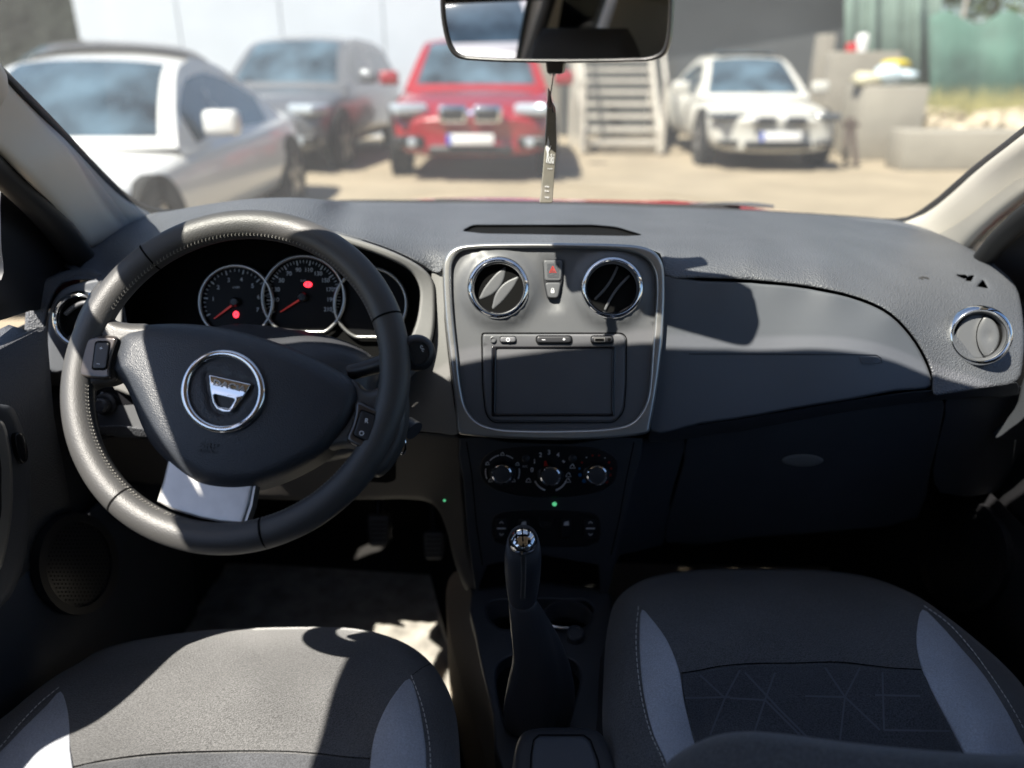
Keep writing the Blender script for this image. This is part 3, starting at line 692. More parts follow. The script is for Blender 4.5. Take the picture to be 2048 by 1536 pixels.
for s in (-1, 1):
    tube('roof_rail', [(s * .59, .70, 1.345), (s * .555, .38, 1.348), (s * .548, .1, 1.35), (s * .548, -.6, 1.345), (s * .60, -1.9, 1.25)], .035, M['beige'], shell, 10)
    V, F = hexa([(s * .70 - .02, -.46, .9), (s * .70 + .02, -.46, .9), (s * .70 + .02, -.30, .9), (s * .70 - .02, -.30, .9), (s * .60 - .02, -.43, 1.32), (s * .60 + .02, -.43, 1.32), (s * .60 + .02, -.33, 1.32), (s * .60 - .02, -.33, 1.32)])
    mk('centre_pillar', V, F, M['beige'], shell, recalc=True)
    V, F = hexa([(s * .68 - .02, -1.95, .9), (s * .68 + .02, -1.95, .9), (s * .70 + .02, -.72, .9), (s * .70 - .02, -.72, .9), (s * .58 - .02, -1.9, 1.28), (s * .58 + .02, -1.9, 1.28), (s * .61 + .02, -.85, 1.32), (s * .61 - .02, -.85, 1.32)])
    mk('rear_pillar', V, F, M['beige'], shell, recalc=True)
    V, F = hexa([(s * .735, -1.95, .15), (s * .755, -1.95, .15), (s * .755, -.2, .15), (s * .735, -.2, .15), (s * .725, -1.95, .93), (s * .745, -1.95, .93), (s * .745, -.2, .93), (s * .725, -.2, .93)])
    mk('rear_side_panel', V, F, M['dark'], shell, recalc=True)
for s in (-1, 1):
    V, F = hexa([(s * .712, -.70, .93), (s * .716, -.70, .93), (s * .716, -.3, .93), (s * .712, -.3, .93), (s * .612, -.83, 1.32), (s * .616, -.83, 1.32), (s * .616, -.3, 1.32), (s * .612, -.3, 1.32)])
    mk('rear_door_glass', V, F, M['glasst'], shell, recalc=True)
V, F = hexa([(-.62, -1.96, .92), (.62, -1.96, .92), (.62, -1.956, .92), (-.62, -1.956, .92), (-.56, -1.86, 1.29), (.56, -1.86, 1.29), (.56, -1.856, 1.29), (-.56, -1.856, 1.29)])
mk('rear_window', V, F, M['glasst'], shell, recalc=True)
V, F = hexa([(-.7, -1.98, .3), (.7, -1.98, .3), (.7, -1.90, .3), (-.7, -1.90, .3), (-.7, -1.98, .92), (.7, -1.98, .92), (.7, -1.90, .92), (-.7, -1.90, .92)]); mk('tailgate', V, F, M['dark'], shell)
box('floor_pan', (0, .0, .17), (1.46, 3.9, .04), M['carpet'], shell)
box('bulkhead', (0, 1.62, .56), (1.46, .03, .78), M['carpet'], shell)
for s in (-1, 1): box('footwell_side', (s * .735, 1.42, .55), (.02, .44, .74), M['carpet'], shell)
# ------------------------------------------------------------------ doors
def door(s, label):
    t = empty('front_door', (s * .72, 1.2, .5), label, 'car door', 'front doors')
    x0 = s * .705
    rows = []
    prof = [(.872, .785), (.912, .755), (.930, .718), (.922, .694), (.93, .668), (.80, .69), (.62, .70), (.45, .70), (.25, .715), (.18, .72)]
    yf = .93 if s < 0 else .985
    for y in (yf, yf - .02, .6, .2, -.3): rows.append([(s * a_, y, z) for z, a_ in prof[:7]])
    slab('door_panel', rows, .004, M['dash'], t)
    slab('lower_panel', [[(s * a_, y, z) for z, a_ in ((.62, .70), (.45, .70), (.25, .715), (.18, .72))] for y in (1.24, .9, .5, -.2)], .004, M['dark'] if s < 0 else M['black'], t)  # right panel coloured black so stray sun on it reads as shade
    slab('front_panel', [[(s * a_, y, z) for z, a_ in ((.90, .768), (.76, .75), (.62, .72), (.45, .71))] for y in (1.24, .9)], .004, M['black'], t)
    slab('outer_skin', [[(s * .797, y, z) for z in (.865, .7, .4, .15)] for y in (1.24, .5, -.2)], .004, M['redpaint'], t)
    fr = [(s * .735, 1.15, .965), (s * .71, 1.06, 1.10), (s * .675, .90, 1.21), (s * .655, .68, 1.264), (s * .628, .55, 1.282), (s * .582, .41, 1.298), (s * .553, .2, 1.31), (s * .55, -.29, 1.305), (s * .71, -.31, .93)]
    tube('window_frame', [Vector(p) for p in fr], .017, M['rubber'], t, 10)
    return t
ld = door(-1, 'driver door at the left edge with silver edged armrest and round speaker')
rd = door(1, 'passenger door at the right edge with a round speaker')
# black band, mirror triangle, red mirror sliver as parts of the doors
PLX = Plane((-.695, 1, .9), (1, 0, 0)); PRX = Plane((.70, 1, .9), (-1, 0, 0))
tube('door_seal', [P(-70, 285, .84), P(0, 345, .92), P(60, 398, .99), P(115, 455, 1.07), P(165, 520, 1.14)], [.016, .017, .018, .02, .02], M['rubber'], ld, 10, cr_n=4)
tube('door_seal', [P(2110, 385, 1.0), P(2048, 436, 1.07), P(1995, 485, 1.15), P(1950, 540, 1.22)], [.014, .016, .016, .015], M['rubber'], rd, 10, cr_n=4)
Sm = Surf([(0, 380, 'x', -.70), (150, 560, 'x', -.72), (0, 560, 'x', -.705), (-60, 450, 'x', -.70), (90, 470, 'x', -.712)])
skin('corner_cover', [(8, 368), (70, 430), (120, 490), (158, 548), (150, 604), (60, 622), (4, 640), (-60, 650), (-60, 575), (2, 560), (2, 480)], Sm, M['black'], ld, 16, skirt=(-.01, 0, 0))

Sm2 = Surf([(2048, 470, 'x', .72), (1960, 570, 'x', .74), (2048, 600, 'x', .73), (2100, 500, 'x', .72)])
skin('corner_cover', [(1950, 560), (1975, 520), (2010, 480), (2060, 436), (2100, 410), (2100, 640), (2050, 600), (2000, 572)], Sm2, M['dark'], rd, 16, skirt=(.01, 0, 0))
tube('red_door_edge', [P(2120, 395, 1.03), P(2060, 437, 1.10), P(2010, 475, 1.16), P(1985, 505, 1.2)], .0045, M['redpaint'], rd, 6, cr_n=3)
# left armrest / pull handle
Sa = Plane((-.615, .8, .7), (1, 0, 0))
skin('armrest', [(-60, 800), (0, 808), (25, 815), (42, 850), (56, 900), (62, 980), (58, 1060), (44, 1140), (20, 1195), (0, 1215), (-60, 1260)], Plane((-.60, .8, .7), (1, -.12, .05)), M['dark'], ld, 14, er=16, ed=.01, skirt=(-.06, 0, -.02))
skin('silver_trim', [(-60, 850), (0, 840), (10, 850), (22, 905), (26, 975), (22, 1045), (8, 1120), (0, 1140), (-60, 1190)], Plane((-.592, .8, .7), (1, -.12, .05)), M['chrome'] if 0 else M['satin'], ld, 14, er=7, ed=.004, skirt=(-.01, 0, 0))
skin('handle_recess', [(-60, 900), (-6, 905), (3, 980), (-4, 1050), (-60, 1090)], Plane((-.589, .8, .7), (1, -.12, .05)), M['black'], ld, 14, skirt=(-.004, 0, 0))
hb_ = skin('lock_lever', [(30, 868), (44, 866), (54, 890), (55, 920), (45, 928), (33, 905)], Plane((-.592, .8, .7), (1, -.12, .05)), M['gloss'], ld, 8, er=6, ed=.004, skirt=(-.01, 0, 0))
# speakers
for par, PLN, cx, cy, rx, ry in ((ld, PLX, 158, 1128, 80, 102), (rd, PRX, 1926, 1112, 88, 112)):
    g = skin('speaker_ring', ell(cx, cy, rx, ry, 48), PLN, M['black'], par, 16, er=14, ed=-.0, off=.012, skirt=(0, 0, 0) if 0 else ((-.012 if par is ld else .012), 0, 0), holes=[ell(cx, cy, rx - 14, ry - 16, 44)], n=1)
    g2 = skin('speaker_grille', ell(cx, cy, rx - 12, ry - 14, 40), PLN, M['black'], par, 14, off=.006, skirt=None, n=1, fn=lambda a_, b_: .006 * (1 - ((a_ - cx) / rx) ** 2 - ((b_ - cy) / ry) ** 2))
    V = []; F = []
    for j in range(-11, 12):
        for i in range(-9, 10):
            a_ = cx + i * 7.5 + (j % 2) * 3.7; b_ = cy + j * 8
            if ((a_ - cx) / (rx - 18)) ** 2 + ((b_ - cy) / (ry - 20)) ** 2 < 1 :
                k = len(V); oo = .0068 + .006 * (1 - ((a_ - cx) / rx) ** 2 - ((b_ - cy) / ry) ** 2); V += [PLN(a_ - 1.8, b_, oo), PLN(a_, b_ + 2, oo), PLN(a_ + 1.8, b_, oo), PLN(a_, b_ - 2, oo)]; F.append((k, k + 1, k + 2, k + 3))
    mk('perforations', V, F, M['void'], g2, smooth=False)
skin('trim_curve', [(2060, 800), (2050, 835), (2020, 860), (1992, 878), (1985, 866), (2010, 840), (2034, 805), (2046, 760), (2060, 740)], Plane((.67, 1, .9), (-1, -.3, .1)), M['dark'], rd, 10, er=5, ed=.004, skirt=(.03, 0, 0))
# lower door lit strip on the left
# ================================================================== DASHBOARD
dash = empty('dashboard', (0, 1.15, .5), 'grey grained dashboard spanning the cabin under the windscreen', 'dashboard')
SD = Surf([(700, 404, 'y', 1.5), (900, 405, 'y', 1.58), (1100, 406, 'y', 1.6), (1300, 412, 'y', 1.6), (1500, 420, 'y', 1.56), (1700, 433, 'y', 1.5), (1790, 441, 'y', 1.44), (1900, 478, 'y', 1.3), (2000, 530, 'y', 1.2),
    (440, 405, 'y', 1.13), (571, 395, 'y', 1.12), (650, 401, 'y', 1.2), (300, 430, 'y', 1.25), (330, 424, 'y', 1.2), (450, 444, 'y', .985), (615, 452, 'y', .985), (700, 480, 'y', .985), (791, 506, 'y', .99), (850, 538, 'y', 1.0), (560, 420, 'y', 1.03), (720, 440, 'y', 1.12), (800, 460, 'y', 1.10),
    (1105, 495, 'y', 1.022), (950, 495, 'y', 1.022), (1250, 498, 'y', 1.022), (1105, 470, 'y', 1.07), (1105, 445, 'y', 1.2), (1105, 425, 'y', 1.38), (870, 500, 'y', 1.03), (870, 540, 'y', 1.01), (1330, 552, 'y', 1.0), (1400, 555, 'y', 1.0), (1330, 500, 'y', 1.045), (1400, 480, 'y', 1.12), (1500, 560, 'y', 1.0), (1500, 525, 'y', 1.025), (1500, 490, 'y', 1.10), (1500, 450, 'y', 1.33),
    (1620, 573, 'y', .997), (1640, 530, 'y', 1.04), (1660, 480, 'y', 1.2), (1720, 596, 'y', .992), (1780, 625, 'y', .985), (1800, 560, 'y', 1.08), (1830, 682, 'y', .98), (1862, 745, 'y', .968), (1868, 780, 'y', .955), (1890, 790, 'y', .952), (1955, 672, 'y', 1.03), (1955, 600, 'y', 1.09), (1955, 750, 'y', .985), (2035, 765, 'y', 1.0), (2045, 650, 'y', 1.08), (1850, 520, 'y', 1.19),
    (165, 495, 'y', 1.12), (60, 590, 'y', 1.02), (110, 560, 'y', 1.03), (230, 470, 'y', 1.16), (225, 545, 'y', 1.02), (270, 500, 'y', 1.0), (340, 465, 'y', .99)])
up_out = [(64, 584), (80, 556), (120, 530), (165, 495), (230, 462), (300, 428), (340, 422), (400, 411), (440, 405), (500, 398), (571, 395), (620, 397), (665, 402), (720, 404), (900, 405), (1100, 407), (1300, 413), (1500, 421), (1700, 434), (1790, 441), (1860, 460), (1930, 492), (1990, 530), (2030, 570), (2046, 640), (2046, 720), (2034, 762), (1960, 778), (1890, 789), (1867, 790), (1863, 745), (1832, 682), (1782, 627), (1722, 597), (1620, 573), (1500, 560), (1400, 556), (1330, 552), (1320, 508), (1240, 494), (1050, 491), (930, 498), (893, 520), (880, 545), (862, 542), (848, 532), (791, 503), (700, 472), (615, 450), (530, 442), (450, 444), (370, 456), (300, 482), (255, 515), (225, 556), (150, 560), (104, 572)]
slot = rpoly([(922, 462), (945, 449), (1185, 449), (1232, 453), (1288, 470), (1255, 472), (965, 467)], 9, 4)
h1 = rpoly([(122, 540), (132, 527), (158, 522), (150, 540), (136, 546)], 2, 2); 
vr = [rpoly([(1912, 550), (1932, 550), (1938, 558), (1925, 557)], 2, 2), rpoly([(1938, 552), (1948, 551), (1942, 563), (1930, 561)], 1, 2) , rpoly([(1966, 560), (1976, 577), (1954, 573)], 1, 2)]
skin('upper_pad', up_out, SD, M['dash'], dash, 11, er=9, ed=.006, skirt=.035, holes=[slot] + vr, n=3)
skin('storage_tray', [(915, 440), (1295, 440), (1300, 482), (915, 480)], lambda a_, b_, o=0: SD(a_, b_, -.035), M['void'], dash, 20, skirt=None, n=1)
tr = SD
def dk(a_, b_, o=0): return SD(a_, b_, -.03)
skin('tweeter_grille', [(1900, 540), (1985, 545), (1990, 590), (1920, 575)], dk, M['void'], dash, 20, skirt=None, n=1)
strokes('demister_mark', [[(1838, 556), (1846, 554), (1858, 557)], [(1846, 554), (1844, 559)]], SD, 3, M['black'], dash, off=.001)
for q in ([(120, 545), (128, 533), (142, 538), (133, 549)], [(143, 527), (152, 519), (172, 524), (160, 536)]): skin('tweeter_grille', q, SD, M['void'], dash, 8, off=.002, skirt=None, n=1)
# sheet under the glass that carries the far side of the top
V = []; F = []
for j, (y, z) in enumerate(((1.2, .955), (1.45, .965), (1.66, .965))):
    for i in range(13): x = -.62 + 1.24 * i / 12; V.append((x, max(y - .30 * abs(x / .72) ** 3, 1.15), z - .01))
for j in range(2):
    for i in range(12): F.append((j * 13 + i, j * 13 + i + 1, (j + 1) * 13 + i + 1, (j + 1) * 13 + i))
mk('rear_deck', V, F, M['dash'], dash)
# passenger airbag panel
SP = Surf([(x_, y_, 'd', zc_of(SD(x_, y_ - 4)) + .007) for x_, y_ in ((1330, 560), (1400, 562), (1450, 563), (1500, 566), (1560, 571), (1620, 580), (1670, 590), (1720, 603), (1755, 618), (1780, 635), (1810, 662), (1832, 695), (1850, 728), (1860, 760))] + [(1700, 797, 'y', .94), (1600, 815, 'y', .937), (1500, 832, 'y', .935), (1305, 862, 'y', .93), (1500, 700, 'y', .972), (1310, 700, 'y', .968), (1700, 700, 'y', .965), (1800, 782, 'y', .95)], lam=3e-5)
ab = skin('airbag_panel', [(1300, 556), (1400, 561), (1500, 565), (1620, 578), (1720, 602), (1780, 632), (1829, 686), (1859, 747), (1862, 772), (1790, 782), (1700, 799), (1600, 815), (1500, 833), (1400, 848), (1300, 862), (1306, 700)], SP, M['dash2'], dash, 18, er=6, ed=.004, skirt=.05)
strokes('airbag_seam', [[(1378, 708), (1500, 708), (1700, 709), (1752, 710), (1762, 716), (1764, 726)]], SP, 1.8, M['black'], ab, off=.0008)
skin('airbag_plate', rpoly([(1718, 713), (1757, 713), (1762, 727), (1722, 727)], 3), SP, M['dash2'], ab, 10, off=.0012, er=2, ed=.0008, n=1, skirt=.002)
text('airbag_lettering', 'SRP', SP, 1740, 719, 8, M['panel'], ab, off=.0022, ext=.0006, wid=29)
text('airbag_lettering', 'AIRBAG', SP, 1740, 727, 3, M['panel'], ab, off=.0020, ext=.0004, wid=27)
skin('lower_lip', [(1300, 864), (1400, 850), (1500, 835), (1600, 818), (1700, 801), (1800, 786), (1866, 780), (1960, 778), (2034, 764), (2036, 790), (1960, 794), (1880, 800), (1700, 822), (1500, 858), (1380, 876), (1300, 884)], Surf([(1300, 864, 'y', .935), (1500, 835, 'y', .94), (1700, 801, 'y', .945), (1900, 785, 'y', .97), (2034, 764, 'y', 1.0), (1300, 890, 'y', .97), (1700, 830, 'y', .98), (2034, 800, 'y', 1.03)]), M['dark'], dash, 14, er=4, ed=.003, skirt=.05, n=2)
# glove box
SG = Surf([(1380, 880, 'y', .99), (1880, 800, 'y', .995), (1300, 890, 'y', .99), (1300, 1120, 'y', 1.09), (1850, 1060, 'y', 1.09), (1600, 960, 'y', 1.02), (2000, 800, 'y', 1.04), (2000, 900, 'y', 1.08)])
gb = skin('glove_box', [(1374, 872), (1500, 852), (1700, 815), (1884, 797), (1886, 830), (1860, 940), (1835, 1035), (1700, 1060), (1500, 1075), (1330, 1085), (1345, 1000), (1368, 920)], SG, M['dark'], dash, 22, er=6, ed=.004, skirt=.15, n=2)
skin('handle', ell(1605, 921, 42, 13, 24), SG, M['strip'], gb, 10, off=.006, er=9, ed=.004, skirt=.02, n=1)
skin('side_cover', [(1893, 796), (1990, 784), (2070, 772), (2060, 850), (2030, 940), (1990, 985), (1880, 985), (1866, 940), (1890, 830)], SG, M['dark'], dash, 18, er=4, ed=.003, skirt=.1, n=2)  # outline widened past the dash end to block stray sun
skin('lower_panel', [(1268, 885), (1368, 876), (1362, 920), (1340, 1000), (1325, 1090), (1240, 1110), (1205, 1190), (1228, 1100), (1252, 1000)], Surf([(1268, 885, 'y', .985), (1368, 876, 'y', .985), (1325, 1090, 'y', 1.08), (1205, 1190, 'y', 1.05), (1240, 1050, 'y', 1.0)]), M['dark'], dash, 16, er=4, ed=.003, skirt=.1, n=2)
# centre stack plane
PN = np.array([0, -math.cos(rad(22)), math.sin(rad(22))]); C0 = P(1105, 680, 1.02); CP = Plane(C0, PN)
outer = [(885, 551), (887, 523), (897, 504), (916, 492), (954, 487), (1047, 485), (1141, 486), (1235, 488), (1285, 493), (1312, 506), (1326, 530), (1330, 576), (1326, 670), (1314, 779), (1301, 852), (1298, 864), (1266, 872), (1141, 880), (1016, 877), (930, 870), (916, 866), (911, 811), (899, 717), (890, 639)]
inner = [(903, 554), (905, 526), (917, 506), (938, 499), (1047, 496), (1141, 497), (1235, 501), (1276, 509), (1297, 523), (1309, 545), (1312, 576), (1309, 639), (1304, 701), (1295, 795), (1283, 824), (1261, 846), (1219, 856), (1141, 860), (1047, 860), (991, 856), (956, 844), (934, 819), (923, 779), (914, 701), (906, 623)]
inn = [tuple(p) for p in cr(inner, 4)]
skin('centre_frame', outer, CP, M['satin'], dash, 5, er=5.5, ed=.0055, off=.008, skirt=tuple(-PN * .03), holes=[inn], n=4)
hv = [ell(997.5, 577, 50, 50, 48), ell(1223.5, 578, 50, 50, 48)]
rec = rpoly([(1083, 516), (1128, 516), (1122, 600), (1124, 612), (1116, 619), (1094, 619), (1087, 612), (1090, 600)], 9)
cpn = skin('centre_panel', inner, CP, M['panel'], dash, 12, off=.0, skirt=None, holes=hv, n=4, fn=lambda a_, b_: sum(.010 * math.exp(-max(0, math.hypot(a_ - cx, b_ - 577) - 62) ** 2 / 180) for cx in (997.5, 1223.5)) - .004 * (1 / (1 + math.exp((abs(a_ - 1105) - 19 + (b_ - 560) * .04) / 1.5))) * (1 / (1 + math.exp(-(b_ - 520) / 2))) * (1 / (1 + math.exp((b_ - 619) / 2))))
def vent(name, S, n, cx, cy, sc_, par, vanes, closed=False, label=None, vr_=None):
    c = Vector(S(cx, cy, 0)); k = zc_of(c) / FPX * sc_
    pr = [(50.5, -.02), (50.5, .010), (51.5, .0125), (55, .0145), (58.5, .0135), (62, .0095), (65, .004), (65.5, -.006)]
    o = lathe('air_vent', c, n, [(r * k, h) for r, h in pr], M['chrome'], par, 64, cap=False)
    lathe('vent_seal', c, n, [(50.8 * k, .008), (48.8 * k, .0065), (47 * k, .000), (46.5 * k, -.03)], M['panel'] if closed else M['gloss'], o, 48, cap=False)
    lathe('vent_duct', c, n, [(48 * k, .0), (46 * k, -.045), (0, -.05)], M['void'], o, 40)
    return o, k
for i, cx in enumerate((997.5, 1223.5)):
    o, k = vent('air_vent', CP, PN, cx, 577, 1, dash, None)
    # vanes as thin curved blades
    for (ax, ay, bx, by, bul, w_, tilt) in (((-39, 22, 14, -43, -12, 25, .010), (-13, 42, 40, -24, 14, 23, .010)) if i == 0 else ((-34, 22, 12, -44, -5, 5, .022), (-14, 43, 36, -26, 5, 5, .022))):
        A = np.array([cx + ax, 577 + ay]); B = np.array([cx + bx, 577 + by]); t_ = (B - A) / np.linalg.norm(B - A); nn = np.array([-t_[1], t_[0]])
        if i == 0:
            wseq = [0.12, .5, .8, .95, 1, .95, .8, .5, .12]; pl = []
            for s_, ww in zip(np.linspace(0, 1, 9), wseq): pl.append(A + (B - A) * s_ + nn * (w_ * .5 * ww + bul * math.sin(math.pi * s_) * -.35))
            for s_, ww in list(zip(np.linspace(0, 1, 9), wseq))[::-1]: pl.append(A + (B - A) * s_ + nn * (-w_ * .5 * ww + bul * math.sin(math.pi * s_) * -.35))
            skin('vane', [tuple(p) for p in pl], CP, M['panel'], o, 8, off=.001, er=4, ed=.002, skirt=tuple(-PN * .006), n=2)
        else:
            pl = [A + (B - A) * s_ - nn * bul * math.sin(math.pi * s_) for s_ in np.linspace(0, 1, 9)]
            q = [tuple(p + nn * w_ / 2) for p in pl] + [tuple(p - nn * w_ / 2) for p in pl[::-1]]
            skin('vane', q, CP, M['panel'], o, 8, off=.003, er=1.5, ed=.001, skirt=tuple(-PN * .024), n=1)
# hazard / lock switch
hz_ = skin('switch_block', rpoly([(1085, 518), (1127, 518), (1125, 563), (1117, 598), (1094, 598), (1087, 563)], 8), CP, M['btn'], dash, 10, off=.0035, er=2, ed=.002, skirt=tuple(-PN * .01), n=1)
skin('hazard_switch', rpoly([(1087, 520), (1125, 520), (1122.5, 562), (1089.5, 562)], 6), CP, M['panel'], hz_, 10, off=.0055, er=3, ed=.002, skirt=tuple(-PN * .003), n=1)
skin('lock_switch', rpoly([(1090, 565), (1122.5, 565), (1116, 596), (1096, 596)], 6), CP, M['panel'], hz_, 10, off=.0055, er=3, ed=.002, skirt=tuple(-PN * .003), n=1)
skin('hazard_window', rpoly([(1094, 527), (1118, 527), (1118, 555), (1095, 555)], 3), CP, M['dark'], hz_, 10, off=.0059, skirt=None, n=1)
strokes('hazard_mark', [[(1105.5, 532), (1112, 545), (1099, 545), (1105.5, 532), (1106, 533)], [(1105.5, 537), (1108.5, 542.5), (1102.5, 542.5), (1105.5, 537)]], CP, 1.6, M['red'], hz_, off=.0063)
skin('lock_mark', rpoly([(1102, 580), (1108.5, 580), (1108.5, 586), (1102, 586)], 1, 2), CP, M['white'], hz_, 8, off=.0060, skirt=None, n=1)
strokes('lock_mark', [[(1103, 580), (1103, 577.5), (1105.2, 576), (1107.4, 577.5), (1107.4, 580)]], CP, 1, M['white'], hz_, off=.0060)
# multimedia unit
mu = skin('multimedia_unit', rpoly([(966, 668), (1243, 668), (1251, 676), (1250, 770), (1246, 822), (1228, 843), (986, 843), (973, 826), (967, 770), (965, 676)], 12), CP, M['panel'], dash, 14, off=.0045, er=3.5, ed=.003, skirt=tuple(-PN * .01), n=1, holes=[rpoly([(989, 697), (1226, 697), (1224, 829), (988, 829)], 3, 3)], fn=lambda a_, b_: -.0028 / (1 + math.exp(-(b_ - 689) / 2)))
bzl = [(982, 691), (1232, 691), (1230, 834), (982, 834)]
skin('screen', [(987, 694), (1228, 694), (1226, 831), (986, 831)], CP, M['screen'], mu, 30, off=-.0022, skirt=tuple(-PN * .004), n=1)
skin('screen_surround', rpoly(bzl, 4, 3), CP, M['gloss'], mu, 30, off=.0026, er=4, ed=.0022, skirt=tuple(-PN * .006), n=1, holes=[rpoly([(993, 697), (1224, 697), (1222, 826), (991.5, 826)], 2, 3)])
strokes('unit_gap', [rpoly([(964, 666), (1245, 666), (1253, 675), (1252, 770), (1248, 823), (1229, 845.5), (985, 845.5), (971, 827), (965, 770), (963, 676)], 12) + [(964.2, 666 + 10)]], CP, 2.2, M['void'], mu, off=.0012)
for pts, mm_ in ((rpoly([(1000, 673), (1032, 673), (1032, 685), (1000, 685)], 6), M['panel']), (rpoly([(1073, 672), (1143, 672), (1143, 686), (1073, 686)], 7), M['btn']), (rpoly([(1182, 672), (1226, 672), (1226, 686), (1182, 686)], 7), M['btn'])):
    skin('button_rim', [tuple((np.array(p) - np.mean(pts, 0)) * np.array([1.05, 1.22]) + np.mean(pts, 0)) for p in pts], CP, M['void'], mu, 8, off=.0052, skirt=None, n=1)
    skin('button', pts, CP, mm_, mu, 6, off=.0075, er=3.5, ed=.0022, skirt=tuple(-PN * .003), n=1)
lathe('knob_button', CP(986, 679, .0045), PN, [(.0042, 0), (.0042, .0015), (.003, .002), (.0026, .0005), (0, .0005)], M['panel'], mu, 20)
skin('usb_socket', rpoly([(1188, 675), (1210, 675), (1210, 684), (1188, 684)], 1, 2), CP, M['satin'], mu, 6, off=.0079, skirt=None, n=1)
skin('usb_socket', rpoly([(1190, 677), (1208, 677), (1208, 682.5), (1190, 682.5)], 1, 2), CP, M['void'], mu, 6, off=.0082, skirt=None, n=1)
skin('jack_socket', ell(1218.5, 679, 3.4, 3.4, 14), CP, M['void'], mu, 6, off=.0079, skirt=None, n=1)
strokes('power_mark', [ell(1016, 679.5, 3.4, 3.4, 14, 120, 420), [(1016, 674.5), (1016, 679)]], CP, 1.1, M['dimwhite'], mu, off=.0079)
text('volume_mark', '–', CP, 1087, 679, 9, M['dimwhite'], mu, off=.0079); text('volume_mark', '+', CP, 1128, 679, 8, M['dimwhite'], mu, off=.0079)
# strip left of the frame
skin('side_strip', [(864, 541), (884, 541), (890, 640), (898, 717), (909, 811), (916, 868), (880, 866), (800, 850), (790, 800), (830, 742), (866, 680), (871, 600)], Surf([(864, 541, 'y', 1.012), (885, 541, 'y', 1.012), (916, 868, 'y', .94), (800, 850, 'y', .97), (868, 700, 'y', .975)]), M['strip'], dash, 14, er=3, ed=.002, skirt=.04, n=3)
RN = np.array([-.22, -1, .38]); RN = RN / np.linalg.norm(RN); RP = Plane(SD(1955, 672, .016), RN)
o, k = vent('air_vent', RP, RN, 1955, 672, .94, dash, None, closed=True)
skin('vent_flap', ell(1955, 673, 44, 46, 48), RP, M['panel'], o, 8, off=.002, er=6, ed=.003, skirt=.008, n=1, fn=lambda a_, b_: .002 * (1 / (1 + math.exp((math.hypot(a_ - 2003, b_ - 672) - 50) / 1.2))) - .0025 * math.exp(-((a_ - 1976) / 7) ** 2 - ((b_ - 672) / 9) ** 2))
strokes('flap_gap', [ell(2003, 672, 50, 56, 24, 130, 232)], RP, 1.8, M['void'], o, off=.0042)
# ---------------- instrument cluster
SC1 = Surf([(220, 560, 'y', 1.0), (340, 462, 'y', .985), (615, 452, 'y', .98), (791, 507, 'y', .985), (868, 560, 'y', 1.0), (868, 680, 'y', .965), (826, 749, 'y', .95), (700, 780, 'y', .95), (215, 780, 'y', .95), (450, 445, 'y', .98)])
so_ = [(226, 620), (230, 560), (268, 508), (335, 468), (450, 446), (560, 444), (620, 453), (703, 475), (791, 506), (846, 537), (866, 562), (870, 600), (866, 672), (850, 715), (826, 750), (790, 772), (700, 790), (400, 790), (230, 780), (222, 700)]
si_ = [(246, 640), (252, 575), (285, 525), (345, 488), (450, 466), (560, 464), (655, 479), (766, 514), (822, 545), (838, 575), (838, 610), (830, 650), (810, 690), (780, 706), (700, 722), (400, 722), (260, 722), (246, 700)]
skin('cluster_hood', so_, SC1, M['strip'], dash, 12, er=7, ed=.006, skirt=.05, holes=[[tuple(p) for p in cr(si_, 4)]], n=4)
cl_back = Plane(PY(600, 600, 1.075), (0, -math.cos(rad(18)), math.sin(rad(18)))); CN = cl_back.n
V = []; F = []; rr1 = cr(si_, 4)
for p in rr1: V.append(SC1(p[0], p[1], -.002))
for p in rr1: c_ = np.array([545, 595]); q = c_ + (p - c_) * 1.0; V.append(cl_back(q[0], q[1], .002))
n_ = len(rr1)
for i in range(n_): F.append((i, (i + 1) % n_, n_ + (i + 1) % n_, n_ + i))
cw = mk('cluster_wall', V, F, M['leather2'], dash)
cf = skin('cluster_face', [tuple(p) for p in np.array(si_, float)], cl_back, M['void'], dash, 30, skirt=None, n=4)
mface = mat('dial_face', (.004, .004, .005), .5, spec=.2)
